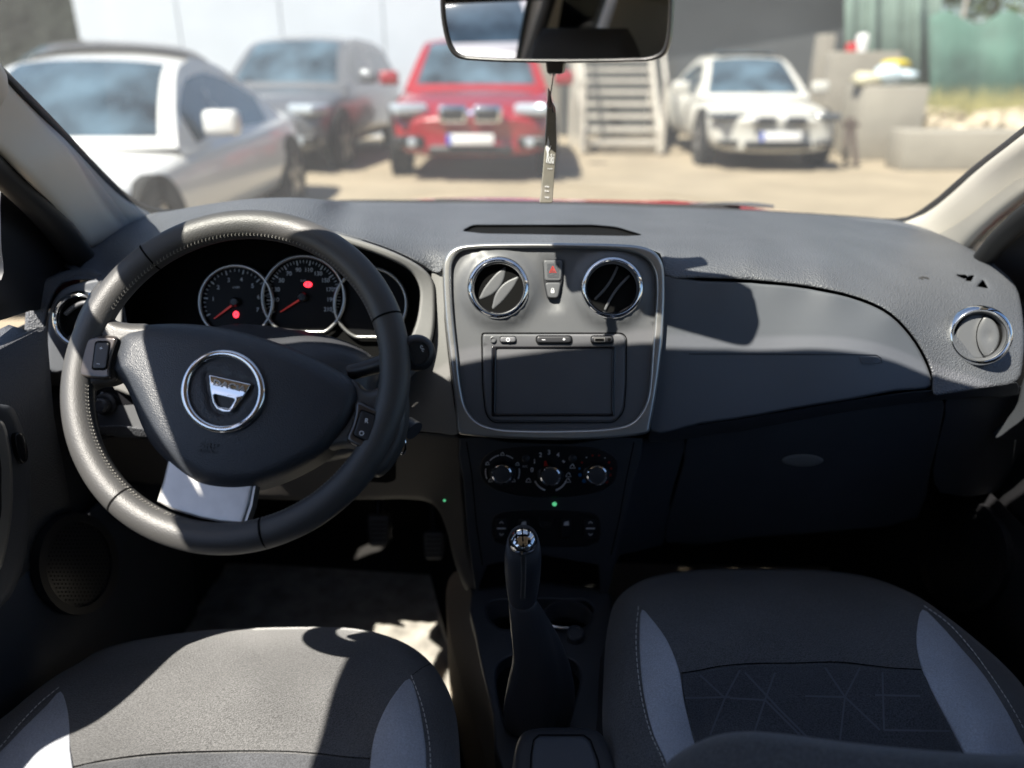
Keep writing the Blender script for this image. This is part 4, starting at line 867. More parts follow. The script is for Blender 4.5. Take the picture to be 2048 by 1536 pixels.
def dial(cx, cy, r, a0, a1, nt, nmaj, nums, needle, fr=.66, numh=8, flat=None, unit=None):
    def ringpts(R):
        o = ell(cx, cy, R, R, 72)
        if flat: o = [(x, min(y, cy + flat * R / r)) for x, y in o]
        return o
    d_ = skin('dial', ringpts(r), cl_back, mface, cf, 24, off=.004, skirt=None, n=1)
    lnk = [cl_back(x, y, .010) for x, y in ringpts(r)]
    tube('dial_ring', lnk, .0027, M['satin'], d_, 8, closed=True)
    tk = []; tj = []
    for i in range(nt + 1 if nt else 0):
        a = rad(a0 + (a1 - a0) * i / nt); dx, dy = math.cos(a), -math.sin(a); maj = i % nmaj == 0
        (tj if maj else tk).append([(cx + dx * r * (.78 if maj else .83), cy + dy * r * (.78 if maj else .83)), (cx + dx * r * .90, cy + dy * r * .90)])
    if nt:
        strokes('minor_ticks', tk, cl_back, 1.3, M['dimwhite'], d_, off=.0052); strokes('major_ticks', tj, cl_back, 2.2, M['dimwhite'], d_, off=.0052)
        for i, s_ in nums:
            a = rad(a0 + (a1 - a0) * i / nt); text('numerals', s_, cl_back, cx + math.cos(a) * r * fr, cy - math.sin(a) * r * fr, numh, M['dimwhite'], d_, off=.0054)
    if unit: text('unit', unit, cl_back, cx, cy - r * .40, 4, M['dimwhite'], d_, off=.0054)
    if needle:
        ax, ay = needle; v_ = np.array([ax - cx, ay - cy], float); v_ /= np.linalg.norm(v_); nn = np.array([-v_[1], v_[0]]); c_ = np.array([cx, cy])
        skin('needle', [tuple(c_ - nn * 1.8), tuple(c_ + nn * 1.8), (ax + nn[0] * .6, ay + nn[1] * .6), (ax - nn[0] * .6, ay - nn[1] * .6)], cl_back, M['needle'], d_, 10, off=.009, skirt=tuple(-CN * .002), n=1)
        lathe('needle_cap', cl_back(cx, cy, .004), CN, [(.007, 0), (.007, .006), (.005, .0085), (0, .009)], M['btn'], d_, 24)
    return d_
dial(472, 604, 73, 205, -20, 28, 4, [(4 * i, str(i)) for i in range(1, 8)][:7], (428, 637), .63, 8, unit='x1000')
dial(607, 594, 82, 207, -27, 44, 4, [(4 * i, str(20 * i - 10)) for i in range(1, 12)], (560, 624), .67, 8, flat=70, unit='km/h')
dial(741, 608, 72, 0, 0, 0, 1, [], None, flat=66)
lp2 = skin('warning_lamp', ell(472, 629, 6, 7, 16), cl_back, M['lampred'], cf, 6, off=.0056, skirt=None, n=1)
lp2 = skin('warning_lamp', ell(616, 569, 8.5, 6, 16), cl_back, M['lampred'], cf, 6, off=.0056, skirt=None, n=1)
text('lamp_mark', 'P', cl_back, 616, 569, 5, mface, cf, off=.0060); text('lamp_mark', '+', cl_back, 472, 629, 6, mface, cf, off=.0060)
# ---------------- left end
PL_ = Plane(PY(155, 640, .99), (.10, -1, .28)); LN = PL_.n
skin('end_cap', [(52, 620), (58, 590), (78, 566), (112, 548), (150, 538), (190, 540), (205, 552), (150, 560), (118, 575), (102, 605), (92, 650), (88, 700), (92, 742), (70, 742), (54, 722), (49, 680)], Surf([(52, 620, 'y', .985), (90, 650, 'y', .985), (150, 550, 'y', 1.03), (78, 566, 'y', 1.01), (80, 742, 'y', .97), (205, 552, 'y', 1.02)]), M['dash'], dash, 9, er=7, ed=.006, skirt=.10, n=3)
lv = skin('end_panel', [(96, 680), (97, 640), (106, 605), (124, 580), (160, 566), (230, 560), (250, 620), (250, 744), (105, 744), (97, 725)], PL_, M['dash2'], dash, 12, er=6, ed=.004, skirt=.05, n=3, holes=[ell(170, 640, 45, 45, 40)])
o, k = vent('air_vent', PL_, LN, 170, 640, .92, dash, None)
for yy, bul in ((618, -10), (672, 6)):
    tube('vane', [PL_(132, yy + 10, .003), PL_(150, yy - 2 + bul * .3, .006), (PL_(175, yy - 8 + bul * .5, .007)), PL_(205, yy - 4, .004)], .0035, M['panel'], o, 8, cr_n=3)
skin('lower_edge', [(60, 744), (105, 746), (250, 746), (250, 775), (190, 775), (90, 770)], Surf([(60, 744, 'y', .98), (250, 746, 'y', .96), (60, 775, 'y', 1.04), (250, 780, 'y', 1.02)]), M['dark'], dash, 14, skirt=.05, n=1)
# switch panel behind the wheel's left
KP = Plane(PY(235, 820, .965), (.0, -1, .35))
sw = skin('switch_panel', [(186, 772), (300, 772), (330, 880), (300, 868), (200, 858), (192, 820)], KP, M['panel'], dash, 12, er=3, ed=.002, skirt=.08, n=1)
skin('switch_recess', rpoly([(190, 774), (286, 774), (292, 806), (236, 810), (205, 830), (194, 815)], 6), KP, M['gloss'], sw, 10, off=.001, skirt=None, n=1)
lathe('mirror_knob_base', KP(213, 808, .001), KP.n, [(.016, 0), (.016, .004), (.012, .006), (.010, .006)], M['btn'], sw, 30)
lathe('mirror_knob', KP(212, 810, .006), KP.n, [(.0085, 0), (.009, .006), (.0105, .011), (.0105, .015), (.008, .0175), (0, .018)], M['leather2'], sw, 30)
strokes('knob_mark', [ell(204, 787, 2.2, 2.2, 10), [(222, 794), (224, 796)]], KP, 1.2, M['dimwhite'], sw, off=.0016)
skin('knee_ledge', [(192, 852), (300, 858), (340, 866), (345, 882), (300, 876), (198, 868)], Surf([(192, 852, 'y', .95), (340, 866, 'y', .945), (198, 870, 'y', .955), (345, 884, 'y', .95)]), M['dash'], dash, 10, er=4, ed=.004, skirt=.06, n=2)
# knee panel
SK = Surf([(200, 880, 'y', .985), (500, 885, 'y', .99), (700, 895, 'y', .99), (870, 870, 'y', .97), (918, 875, 'y', .97), (930, 1000, 'y', 1.0), (955, 1190, 'y', 1.02), (900, 1100, 'y', 1.05), (860, 1003, 'y', 1.05), (520, 1000, 'y', 1.04), (200, 950, 'y', 1.04)])
mknee = mat('knee_plastic', (.10, .092, .085), .55, bump='grain', bs=.3, bd=.0006, scale=500)
skin('knee_panel', [(198, 876), (350, 882), (500, 884), (640, 880), (700, 868), (820, 862), (900, 868), (922, 874), (926, 960), (938, 1100), (957, 1192), (938, 1190), (918, 1150), (904, 1105), (890, 1050), (870, 1012), (840, 1000), (700, 1000), (520, 998), (350, 975), (200, 940)], SK, mknee, dash, 16, er=10, ed=.012, skirt=.12, n=3)
skin('column_gap', rpoly([(735, 868), (792, 868), (792, 960), (775, 966), (740, 964), (700, 960)], 6), SK, M['void'], dash, 14, off=.003, skirt=None, n=1)
lathe('light_dot', SK(889, 1001, .002), (0, -1, .3), [(.0022, 0), (.002, .001), (0, .0014)], M['lampgreen'], dash, 12)
# ---------------- climate console
SCL = Surf([(915, 872, 'y', .95), (1280, 870, 'y', .95), (925, 960, 'y', .965), (1255, 980, 'y', .965), (1105, 950, 'y', .965), (1100, 1060, 'y', .985), (1105, 1190, 'y', 1.01), (950, 1190, 'y', 1.01), (1205, 1190, 'y', 1.01)])
cc = skin('lower_console_panel', [(918, 876), (1016, 884), (1141, 888), (1285, 876), (1268, 960), (1252, 1030), (1232, 1110), (1212, 1195), (1198, 1195), (1196, 1130), (975, 1130), (955, 1195), (946, 1150), (934, 1060), (926, 960)], SCL, M['dark'], dash, 14, er=4, ed=.003, skirt=.08, n=2)
for q_ in ([(933, 884), (944, 950), (953, 1050), (965, 1130)], [(1268, 884), (1252, 960), (1240, 1030), (1222, 1110)]): strokes('panel_seam', [q_], SCL, 2, M['void'], cc, off=.0012)
ov = cr([(960, 942), (964, 920), (985, 902), (1030, 894), (1100, 891), (1165, 893), (1208, 900), (1230, 917), (1235, 938), (1228, 962), (1205, 980), (1160, 991), (1100, 995), (1045, 992), (995, 981), (970, 965)], 4)
cpn2 = skin('climate_panel', [tuple(p) for p in ov], SCL, M['black'], dash, 12, off=.002, er=4, ed=.002, n=1, skirt=.004)
for cx, cy, mk_ in ((1005, 944, 0), (1101, 948, 1), (1193, 946, 2)):
    c = Vector(SCL(cx, cy, .002)); k = zc_of(c) / FPX; nn = Vector((0, -1, .28)).normalized()
    kb = lathe('climate_knob', c, nn, [(27 * k, 0), (26 * k, .003), (21 * k, .004), (20.5 * k, .014)], M['btn'], dash, 40, cap=False)
    lathe('knob_ring', c, nn, [(20.5 * k, .013), (20 * k, .0155), (17.5 * k, .0165), (16 * k, .015)], M['chrome'], kb, 40, cap=False)
    lathe('knob_cap', c, nn, [(16.2 * k, .0148), (10 * k, .0158), (0, .016)], M['leather2'], kb, 30)
A_ = lambda cx, cy, R, a, b: ell(cx, cy, R, R, 14, a, b)
strokes('control_marks', [A_(1005, 944, 34, 52, 78), A_(1005, 944, 34, 102, 138), A_(1005, 944, 34, 168, 204), A_(1005, 944, 34, -24, 12)], SCL, 2.2, M['white'], cpn2, off=.003)
strokes('control_marks', [A_(1101, 948, 34, 204, 252), A_(1101, 948, 34, 288, 336)], SCL, 3.4, M['white'], cpn2, off=.003)
def glyph(cx, cy, s_=1.0): return [[(cx - 5 * s_, cy + 3 * s_), (cx - 2 * s_, cy - 3 * s_), (cx + 2 * s_, cy - 3 * s_), (cx + 5 * s_, cy + 3 * s_), (cx - 5 * s_, cy + 3 * s_)], [(cx, cy - 5 * s_), (cx + 3 * s_, cy)]]
g_ = []
for q in ((975, 927), (1035, 928), (981, 961), (1027, 961), (1005, 908)): g_ += glyph(*q, .8)
for q in ((1057, 961), (1136, 961), (1145, 933), (1137, 950)): g_ += glyph(*q, 1.1)
g_ += [[(1127, 920), (1127, 926)], [(1124, 923), (1130, 923)], [(1125, 921), (1129, 925)]]
strokes('control_symbols', g_, SCL, 1.6, M['white'], cpn2, off=.003)
for s_, x_, y_ in (('0', 1064, 940), ('1', 1069, 923), ('2', 1081, 910), ('3', 1098, 905), ('4', 1116, 910)): text('fan_numerals', s_, SCL, x_, y_, 8.5, M['white'], cpn2, off=.003, bold=.03)
text('button_lettering', 'A/C', SCL, 1050, 933, 4.5, M['dimwhite'], cpn2, off=.003)
for cx, cy in ((1052, 917), (1145, 917)): lathe('round_button', SCL(cx, cy, .002), (0, -1, .28), [(.006, 0), (.006, .003), (.0045, .004), (0, .0042)], M['btn'], cpn2, 20)
dots = [(1168, 962, 4.2, 'blue'), (1160, 950, 3.6, 'blue'), (1159, 937, 2.5, 'blue'), (1164, 925, 2, 'red'), (1173, 915, 1.6, 'dimwhite'), (1185, 911, 2, 'red'), (1198, 911, 2, 'red'), (1210, 916, 1.6, 'dimwhite'), (1218, 925, 2.6, 'red'), (1222, 937, 2.4, 'red'), (1221, 950, 2.6, 'red'), (1213, 963, 3.8, 'red')]
for x_, y_, r_, c_ in dots: skin('temperature_dot', ell(x_, y_, r_, r_, 12), SCL, M[c_], cpn2, 6, off=.0032, skirt=None, n=1)
skin('fan_pointer', [(1088, 923), (1092, 921), (1096, 931), (1088, 933)], SCL, M['red'], cpn2, 6, off=.006, skirt=None, n=1)
lathe('light_dot', SCL(1109, 1008, .001), (0, -1, .28), [(.0034, 0), (.003, .0015), (0, .002)], M['lampgreen'], dash, 16)
# switch row
skin('switch_row', cr([(986, 1035), (1000, 1024), (1050, 1020), (1100, 1019), (1150, 1021), (1190, 1027), (1199, 1040), (1196, 1085), (1100, 1094), (990, 1085)], 3), SCL, M['black'], dash, 12, off=.001, er=4, ed=.002, n=1, skirt=.004)
for cx, w_, up_ in ((1003, 25, 1), (1048, 22, 0), (1133, 22, 0), (1181, 25, 1)):
    s_ = skin('window_switch' if up_ else 'seat_heater_switch', rpoly([(cx - w_ / 2, 1038), (cx + w_ / 2, 1038), (cx + w_ / 2, 1077), (cx - w_ / 2, 1077)], 4), SCL, M['btn'], dash, 8, off=.005, er=3, ed=.003, n=1, skirt=.006)
    if up_: strokes('switch_mark', [[(cx - 9, 1057), (cx + 9, 1057)]], SCL, 3, M['dimwhite'], s_, off=.0056); strokes('switch_mark', [[(cx - 4, 1047), (cx, 1043), (cx + 4, 1047)], [(cx - 4, 1067), (cx, 1071), (cx + 4, 1067)]], SCL, 2, M['dimwhite'], s_, off=.0056)
    else: skin('switch_mark', rpoly([(cx - 4, 1044), (cx + 4, 1042), (cx + 5, 1051), (cx - 6, 1051)], 1, 2), SCL, M['dimwhite'], s_, 6, off=.0056, skirt=None, n=1)
lathe('power_socket', SCL(1091, 1043, .001), (0, -1, .28), [(.011, 0), (.011, .004), (.009, .004), (.009, -.02), (0, -.02)], M['black'], dash, 28)
# ================================================================== CENTRE CONSOLE
con = empty('centre_console', (0, .85, .2), 'dark centre console with cup holders behind the gear lever', 'console')
ZC = Surf([(950, 1190, 'z', .47), (1210, 1190, 'z', .47), (1080, 1400, 'z', .46), (1000, 1500, 'z', .46), (1225, 1500, 'z', .46), (1230, 1270, 'z', .47)])
cup = rpoly([(972, 1215), (985, 1203), (1080, 1199), (1175, 1203), (1188, 1220), (1180, 1248), (1150, 1262), (1000, 1258), (978, 1240)], 10, 5)
bt = cr([(993, 1345), (1000, 1328), (1020, 1315), (1070, 1308), (1130, 1316), (1155, 1334), (1160, 1355), (1150, 1400), (1128, 1455), (1080, 1470), (1026, 1472), (1002, 1420)], 4)
skin('console_top', [(944, 1180), (1212, 1180), (1224, 1200), (1222, 1270), (1208, 1380), (1200, 1440), (1230, 1560), (1010, 1560), (985, 1426), (965, 1341), (951, 1270)], ZC, M['dark'], con, 12, er=7, ed=.008, skirt=(0, 0, -.2), holes=[cup, bt], n=2)
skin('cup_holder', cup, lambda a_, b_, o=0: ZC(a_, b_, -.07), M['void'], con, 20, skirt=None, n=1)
for cx in (1010, 1135): 
    c = Vector(ZC(cx, 1232, .0)); lathe('cup_rim', c, (0, 0, 1), [(.034, -.03), (.037, -.002), (.040, -.002), (.040, -.03)], M['leather2'], con, 36, cap=False, sx=1)
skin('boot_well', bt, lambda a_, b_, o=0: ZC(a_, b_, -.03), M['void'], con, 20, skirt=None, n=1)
tube('chrome_strip', [ZC(1098, 1250, .006), ZC(1120, 1256, .007), ZC(1163, 1257, .006)], .003, M['chrome'], con, 8)
lathe('socket_cap', ZC(1150, 1275, .002), (0, -.25, 1), [(.013, 0), (.013, .012), (.011, .014), (.0095, .012), (0, .013)], M['leather2'], con, 30)
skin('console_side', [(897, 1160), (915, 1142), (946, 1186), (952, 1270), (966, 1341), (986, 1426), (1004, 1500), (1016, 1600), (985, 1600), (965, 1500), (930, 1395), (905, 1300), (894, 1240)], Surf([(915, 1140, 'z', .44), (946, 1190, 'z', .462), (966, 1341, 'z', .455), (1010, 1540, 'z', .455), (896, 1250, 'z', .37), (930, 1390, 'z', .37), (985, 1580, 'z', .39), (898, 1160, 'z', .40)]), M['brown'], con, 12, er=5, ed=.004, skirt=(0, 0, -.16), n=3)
# armrest box
arm = skin('armrest_box', [(1020, 1640), (1026, 1526), (1033, 1489), (1047, 1465), (1073, 1457), (1125, 1455), (1178, 1457), (1201, 1467), (1218, 1497), (1232, 1536), (1250, 1640)], Surf([(1073, 1457, 'z', .555), (1178, 1457, 'z', .555), (1030, 1500, 'z', .56), (1220, 1500, 'z', .56), (1130, 1640, 'z', .57)]), M['leather2'], None, 12, er=16, ed=.014, skirt=(0, -.0, -.12), n=3)
tag(arm, 'dark lidded armrest box at the bottom centre between the seats', 'armrest'); arm['category'] = 'armrest'
SA_ = Surf([(1073, 1457, 'z', .555), (1178, 1457, 'z', .555), (1030, 1500, 'z', .56), (1220, 1500, 'z', .56), (1130, 1640, 'z', .57)])
skin('lid', rpoly([(1062, 1640), (1065, 1510), (1070, 1480), (1080, 1473), (1165, 1473), (1178, 1482), (1192, 1520), (1210, 1640)], 8), SA_, M['dash2'], arm, 12, off=.0035, er=6, ed=.003, skirt=(0, 0, -.006), n=1)
strokes('lid_gap', [[(1059, 1600), (1062, 1510), (1067, 1480), (1078, 1470), (1167, 1470), (1181, 1480), (1196, 1520), (1210, 1600)]], SA_, 3, M['void'], arm, off=.0008)
# ================================================================== GEAR LEVER
gl = empty('gear_lever', tuple(ZC(1075, 1400)), 'gear lever with a chrome shift pattern cap, stitched grip and gaiter', 'gear lever')
rings = [(1014, 1076, 1120, .885), (1009, 1082, 1150, .885) , (1012, 1078, 1175, .888), (1016, 1072, 1198, .892)]
def px_tube(name, secs, m_, par, seg=28, pleat=0, angle=0, capt=True):
    V = []; F = []
    for (x0, x1, y, zc, ph) in secs:
        c = Vector(P((x0 + x1) / 2, y, zc)); r = (x1 - x0) / 2 * zc / FPX
        for k in range(seg):
            a = 2 * math.pi * k / seg; rr = r * (1 + pleat * ph * (math.sin(5 * a + y * .02) * .5 + math.sin(9 * a + y * .05) * .3)); V.append(c + Vector(RT) * rr * math.cos(a) + (Vector((0, 1, 0)) * .55 + Vector((0, 0, .45))) * rr * math.sin(a))
    n = len(secs)
    for i in range(n - 1):
        for k in range(seg): F.append((i * seg + k, i * seg + (k + 1) % seg, (i + 1) * seg + (k + 1) % seg, (i + 1) * seg + k))
    if capt: F += [tuple(range(seg))[::-1], tuple(range((n - 1) * seg, n * seg))]
    o = mk(name, V, F, m_, par, recalc=True, angle=angle); mo = o.modifiers.new('s', 'SUBSURF'); mo.levels = mo.render_levels = 2; return o
grip = px_tube('grip', [(1024, 1068, 1060, .878, 0), (1015, 1077, 1075, .874, 0), (1009, 1083, 1100, .872, 0), (1008, 1083, 1130, .876, 0), (1011, 1080, 1165, .884, 0), (1016, 1074, 1195, .89, 0), (1019, 1070, 1206, .893, 0)], M['leather2'], gl)
kc = P(1046, 1078, .846); kn = Vector((.0, -.55, .835)).normalized()
KPn = Plane(kc, kn)
capx = 27 * .85 / FPX
cap = lathe('knob_cap', Vector(kc) - kn * .006, kn, [(capx * 1.04, -.004), (capx * 1.04, .0), (capx * .98, .003), (capx * .8, .0062), (capx * .5, .0086), (0, .0098)], M['chrome'], gl, 40, angle=0)
class Dome:
    def __call__(s, px, py, off=0):
        p = KPn(px, py); d = np.linalg.norm(p - kc) / capx; h = np.interp(d, [0, .5, .8, .98, 1.04], [.0098, .0086, .0062, .003, 0]) - .006 ; return p + np.array(kn) * (h + off + .0006)
DM = Dome()
strokes('shift_lines', [[(1032, 1066 + 3), (1032, 1079)], [(1045, 1061), (1045, 1073), (1046, 1085)], [(1058, 1067), (1058, 1073)], [(1032, 1073), (1045, 1073), (1058, 1073)]], DM, 2.8, M['void'], cap, off=.0006)
for s_, x_, y_ in (('1', 1031, 1064), ('3', 1044, 1057), ('5', 1058, 1062), ('2', 1032, 1087), ('4', 1046, 1095), ('R', 1060, 1087)): text('shift_numerals', s_, DM, x_, y_, 8.5, M['void'], cap, off=.0008, bold=.035)
Sg_ = Surf([(1046, 1110, 'd', .851), (1046, 1160, 'd', .862), (1044, 1200, 'd', .874), (1035, 1150, 'd', .862), (1056, 1150, 'd', .862)])
strokes('grip_seam', [[(1046, 1112), (1047, 1150), (1045, 1200)]], Sg_, 9, M['leather'], gl, off=.0)
stitch('grip_stitching', [(1042, 1114), (1043, 1150), (1041, 1200)], Sg_, M['thread2'], gl, L=2.5, gap=1.5, wpx=1.5, slant=1.5, off=.001)
stitch('grip_stitching', [(1051, 1114), (1051, 1150), (1049, 1200)], Sg_, M['thread2'], gl, L=2.5, gap=1.5, wpx=1.5, slant=-1.5, off=.001)
px_tube('gaiter', [(1018, 1072, 1200, .892, 0), (1017, 1074, 1206, .892, 0), (1020, 1092, 1235, .90, .3), (1021, 1115, 1275, .915, .8), (1026, 1133, 1315, .93, 1), (1016, 1144, 1350, .95, 1), (1006, 1150, 1395, .972, 1.2), (1010, 1142, 1435, .99, 1), (1020, 1130, 1465, 1.0, .5)], M['leather2'], gl, seg=40, pleat=.12)
# ================================================================== MATS AND PEDALS
fm = skin('floor_mat', [(230, 1120), (560, 1130), (860, 1150), (900, 1300), (905, 1500), (120, 1500), (150, 1300)], Surf([(230, 1120, 'z', .205), (860, 1150, 'z', .205), (900, 1500, 'z', .205), (120, 1500, 'z', .205)]), M['mat'], None, 14, fn=lambda a_, b_: .004 * (1 if math.sin(a_ * .21) > 0 else 0) + .006 * math.sin(a_ * .02 + b_ * .03), skirt=(0, 0, -.01), n=1)
tag(fm, 'ribbed pale floor mat in the driver footwell, part of it sunlit', 'floor mat', 'floor mats')
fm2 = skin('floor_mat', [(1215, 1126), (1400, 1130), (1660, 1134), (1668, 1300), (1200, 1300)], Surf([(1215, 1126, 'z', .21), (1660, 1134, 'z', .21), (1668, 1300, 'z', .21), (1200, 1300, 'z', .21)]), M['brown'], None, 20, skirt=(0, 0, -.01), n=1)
tag(fm2, 'brown floor mat just showing ahead of the passenger seat', 'floor mat', 'floor mats')
for i, (x_, y_, w_, h_) in enumerate(((757, 1062, 46, 62), (868, 1092, 44, 56))):
    t = empty('pedal', tuple(PY(x_, y_, 1.38)), ('left one of the two black pedals seen through the wheel', 'right one of the two black pedals, next to the console')[i], 'pedal', 'pedals')
    Pp = Plane(PY(x_, y_, 1.36), (0, -1, .5))
    skin('pedal_pad', rpoly([(x_ - w_ / 2, y_ - h_ / 2), (x_ + w_ / 2, y_ - h_ / 2), (x_ + w_ * .4, y_ + h_ / 2), (x_ - w_ * .4, y_ + h_ / 2)], 8), Pp, M['leather2'], t, 10, er=5, ed=.004, skirt=(0, .015, -.005), n=1)
    strokes('pedal_ribs', [[(x_ - w_ * .35, y_ + k * 9), (x_ + w_ * .35, y_ + k * 9)] for k in range(-2, 3)], Pp, 3, M['void'], t, off=.001)
    tube('pedal_arm', [Pp(x_, y_ - h_ * .3, -.015), Pp(x_, y_ - h_ * 1.6, -.08)], .008, M['black'], t, 8)
# ================================================================== SEATS
def seat(label, out, ctrl, stripes, stitches, seam, back=None):
    S_ = Surf(ctrl); c = S_(*np.mean(out, 0)); t = empty('front_seat', (c[0], c[1], .2), label, 'car seat', 'front seats')
    cu = skin('seat_cushion', out, S_, M['seatc'], t, 16, er=46, ed=.055, skirt=(0, .0, -.22), n=3, angle=0, fn=lambda a_, b_: .0015 * math.sin(a_ * .011 + b_ * .017) * math.sin(a_ * .006 - b_ * .021))
    for st_ in stripes:
        skin('side_stripe', st_, S_, M['seatg'], t, 12, off=.0022, er=3.5, ed=.0018, skirt=(0, 0, -.004), n=3)
    for l_ in stitches: stitch('stitching', l_, S_, M['thread'], t, L=8.5, gap=3, wpx=2.3, off=.0022)
    strokes('seam_line', [cr(seam, 5, False)], S_, 2.2, M['void'], t, off=.0014)
    return t, S_
pout = [(1213, 1600), (1212, 1500), (1206, 1430), (1208, 1340), (1214, 1262), (1232, 1200), (1278, 1163), (1347, 1144), (1413, 1139), (1545, 1138), (1654, 1141), (1742, 1155), (1830, 1190), (1895, 1234), (1961, 1287), (2018, 1339), (2060, 1390), (2110, 1480), (2130, 1600)]
pc = [(1213, 1500, 'z', 0.550), (1208, 1340, 'z', 0.540), (1232, 1200, 'z', 0.510), (1300, 1230, 'z', 0.555), (1320, 1380, 'z', 0.580), (1350, 1520, 'z', 0.595), (1350, 1150, 'z', 0.500), (1550, 1140, 'z', 0.500), (1740, 1156, 'z', 0.500), (1550, 1200, 'z', 0.540), (1550, 1260, 'z', 0.555), (1590, 1330, 'z', 0.552), (1600, 1450, 'z', 0.550), (1600, 1600, 'z', 0.550), (1850, 1230, 'z', 0.555), (1900, 1340, 'z', 0.585), (1960, 1460, 'z', 0.600), (2000, 1350, 'z', 0.550), (2100, 1500, 'z', 0.560), (1400, 1480, 'z', 0.560), (1850, 1480, 'z', 0.560)]
ps1 = [(1284, 1219), (1303, 1238), (1330, 1274), (1347, 1309), (1360, 1348), (1367, 1396), (1378, 1445), (1392, 1500), (1410, 1600), (1350, 1600), (1335, 1530), (1308, 1471), (1290, 1401), (1281, 1335), (1279, 1269)]
ps2 = [(1845, 1219), (1834, 1256), (1834, 1296), (1845, 1339), (1873, 1401), (1904, 1458), (1935, 1520), (1970, 1600), (2080, 1600), (2060, 1520), (2040, 1473), (2009, 1414), (1970, 1353), (1922, 1296), (1878, 1247)]
pst = [[(1277, 1212), (1272, 1269), (1275, 1335), (1286, 1410), (1303, 1471), (1325, 1520), (1345, 1600)], [(1848, 1211), (1895, 1245), (1940, 1294), (1985, 1355), (2020, 1408), (2050, 1462), (2080, 1530)]]
pseat, SPs = seat('dark blue grey passenger seat with light grey side stripes, right', pout, pc, [ps1, ps2], pst, [(1363, 1346), (1396, 1341), (1435, 1333), (1501, 1327), (1588, 1326), (1676, 1324), (1742, 1331), (1786, 1336), (1843, 1339)])
skin('seat_insert', [(1366, 1350), (1396, 1344), (1435, 1336), (1501, 1330), (1588, 1329), (1676, 1327), (1742, 1334), (1786, 1339), (1842, 1342), (1870, 1401), (1901, 1458), (1932, 1520), (1965, 1600), (1415, 1600), (1394, 1500), (1381, 1445), (1370, 1396)], SPs, M['seatm'], pseat, 16, off=.0018, er=5, ed=.0015, skirt=(0, 0, -.003), n=3)
ll = []
rnd = random.Random(8)
for a_, b_ in (((1370, 1396), (1460, 1394)), ((1400, 1350), (1450, 1396)), ((1450, 1396), (1480, 1340)), ((1450, 1396), (1420, 1470)), ((1490, 1345), (1560, 1420)), ((1550, 1345), (1530, 1400)), ((1530, 1400), (1460, 1396)), ((1530, 1400), (1500, 1490)), ((1560, 1420), (1620, 1480)), ((1530, 1400), (1600, 1470)), ((1610, 1392), (1690, 1394)), ((1650, 1335), (1690, 1394)), ((1690, 1394), (1720, 1335)), ((1690, 1394), (1680, 1480)), ((1690, 1394), (1760, 1460)), ((1750, 1390), (1840, 1392)), ((1765, 1345), (1768, 1460)), ((1768, 1460), (1900, 1462)), ((1460, 1500), (1560, 1500))): ll.append([a_, tuple((np.array(a_) + b_) / 2), b_])
mln = mat('insert_line', (.12, .125, .145), .8)
strokes('quilt_lines', ll, SPs, 4, mln, pseat, off=.0024)
skin('seat_side', [(1190, 1600), (1196, 1420), (1200, 1320), (1212, 1262), (1216, 1340), (1214, 1430), (1222, 1500), (1224, 1600)], Surf([(1196, 1420, 'z', .47), (1212, 1262, 'z', .46), (1190, 1600, 'z', .47), (1224, 1600, 'z', .51), (1216, 1340, 'z', .50)]), M['seats'], pseat, 10, skirt=(0, 0, -.2), n=2)
# backrest top edge in front of the camera's lower right
Sb = Surf([(1340, 1530, 'd', .66), (1480, 1465, 'd', .66), (1700, 1480, 'd', .64), (2048, 1515, 'd', .62), (1700, 1650, 'd', .58), (1340, 1650, 'd', .60), (2100, 1650, 'd', .56)])
skin('backrest', [(1300, 1700), (1318, 1560), (1335, 1525), (1375, 1495), (1430, 1471), (1490, 1463), (1560, 1467), (1700, 1485), (1850, 1500), (2000, 1510), (2150, 1520), (2150, 1700)], Sb, M['seatc'], pseat, 20, er=22, ed=.02, skirt=(0, -.06, -.10), n=3, angle=0)
dout = [(-120, 1640), (-120, 1520), (-60, 1475), (0, 1439), (70, 1382), (121, 1346), (160, 1325), (186, 1307), (232, 1289), (325, 1271), (417, 1260), (510, 1256), (649, 1254), (719, 1258), (779, 1273), (826, 1295), (863, 1327), (891, 1369), (911, 1425), (919, 1494), (921, 1560), (921, 1640)]
dc = [(-60, 1480, 'z', 0.550), (0, 1445, 'z', 0.550), (121, 1350, 'z', 0.530), (186, 1310, 'z', 0.520), (325, 1272, 'z', 0.515), (510, 1257, 'z', 0.510), (719, 1260, 'z', 0.515), (850, 1320, 'z', 0.520), (915, 1480, 'z', 0.550), (500, 1300, 'z', 0.550), (500, 1380, 'z', 0.565), (450, 1500, 'z', 0.562), (450, 1600, 'z', 0.560), (60, 1480, 'z', 0.590), (800, 1440, 'z', 0.590), (790, 1600, 'z', 0.605), (60, 1600, 'z', 0.605), (180, 1450, 'z', 0.570), (700, 1450, 'z', 0.570)]
ds2 = [(819, 1357), (789, 1388), (765, 1429), (749, 1471), (742, 1517), (742, 1600), (851, 1600), (853, 1545), (851, 1494), (844, 1443), (835, 1397)]
ds1 = [(121, 1383), (134, 1415), (139, 1452), (141, 1500), (141, 1600), (-100, 1600), (-60, 1550), (0, 1504), (46, 1457), (93, 1411)]
dst = [[(822, 1350), (840, 1397), (853, 1448), (860, 1499), (861, 1600)], [(118, 1374), (79, 1406), (37, 1450), (0, 1494), (-40, 1530)]]
dseat, SDs = seat('driver seat half in sunlight with light grey side stripes, left', dout, dc, [ds1, ds2], dst, [(139, 1535), (209, 1520), (302, 1508), (394, 1503), (557, 1502), (626, 1506), (696, 1514), (742, 1517)])
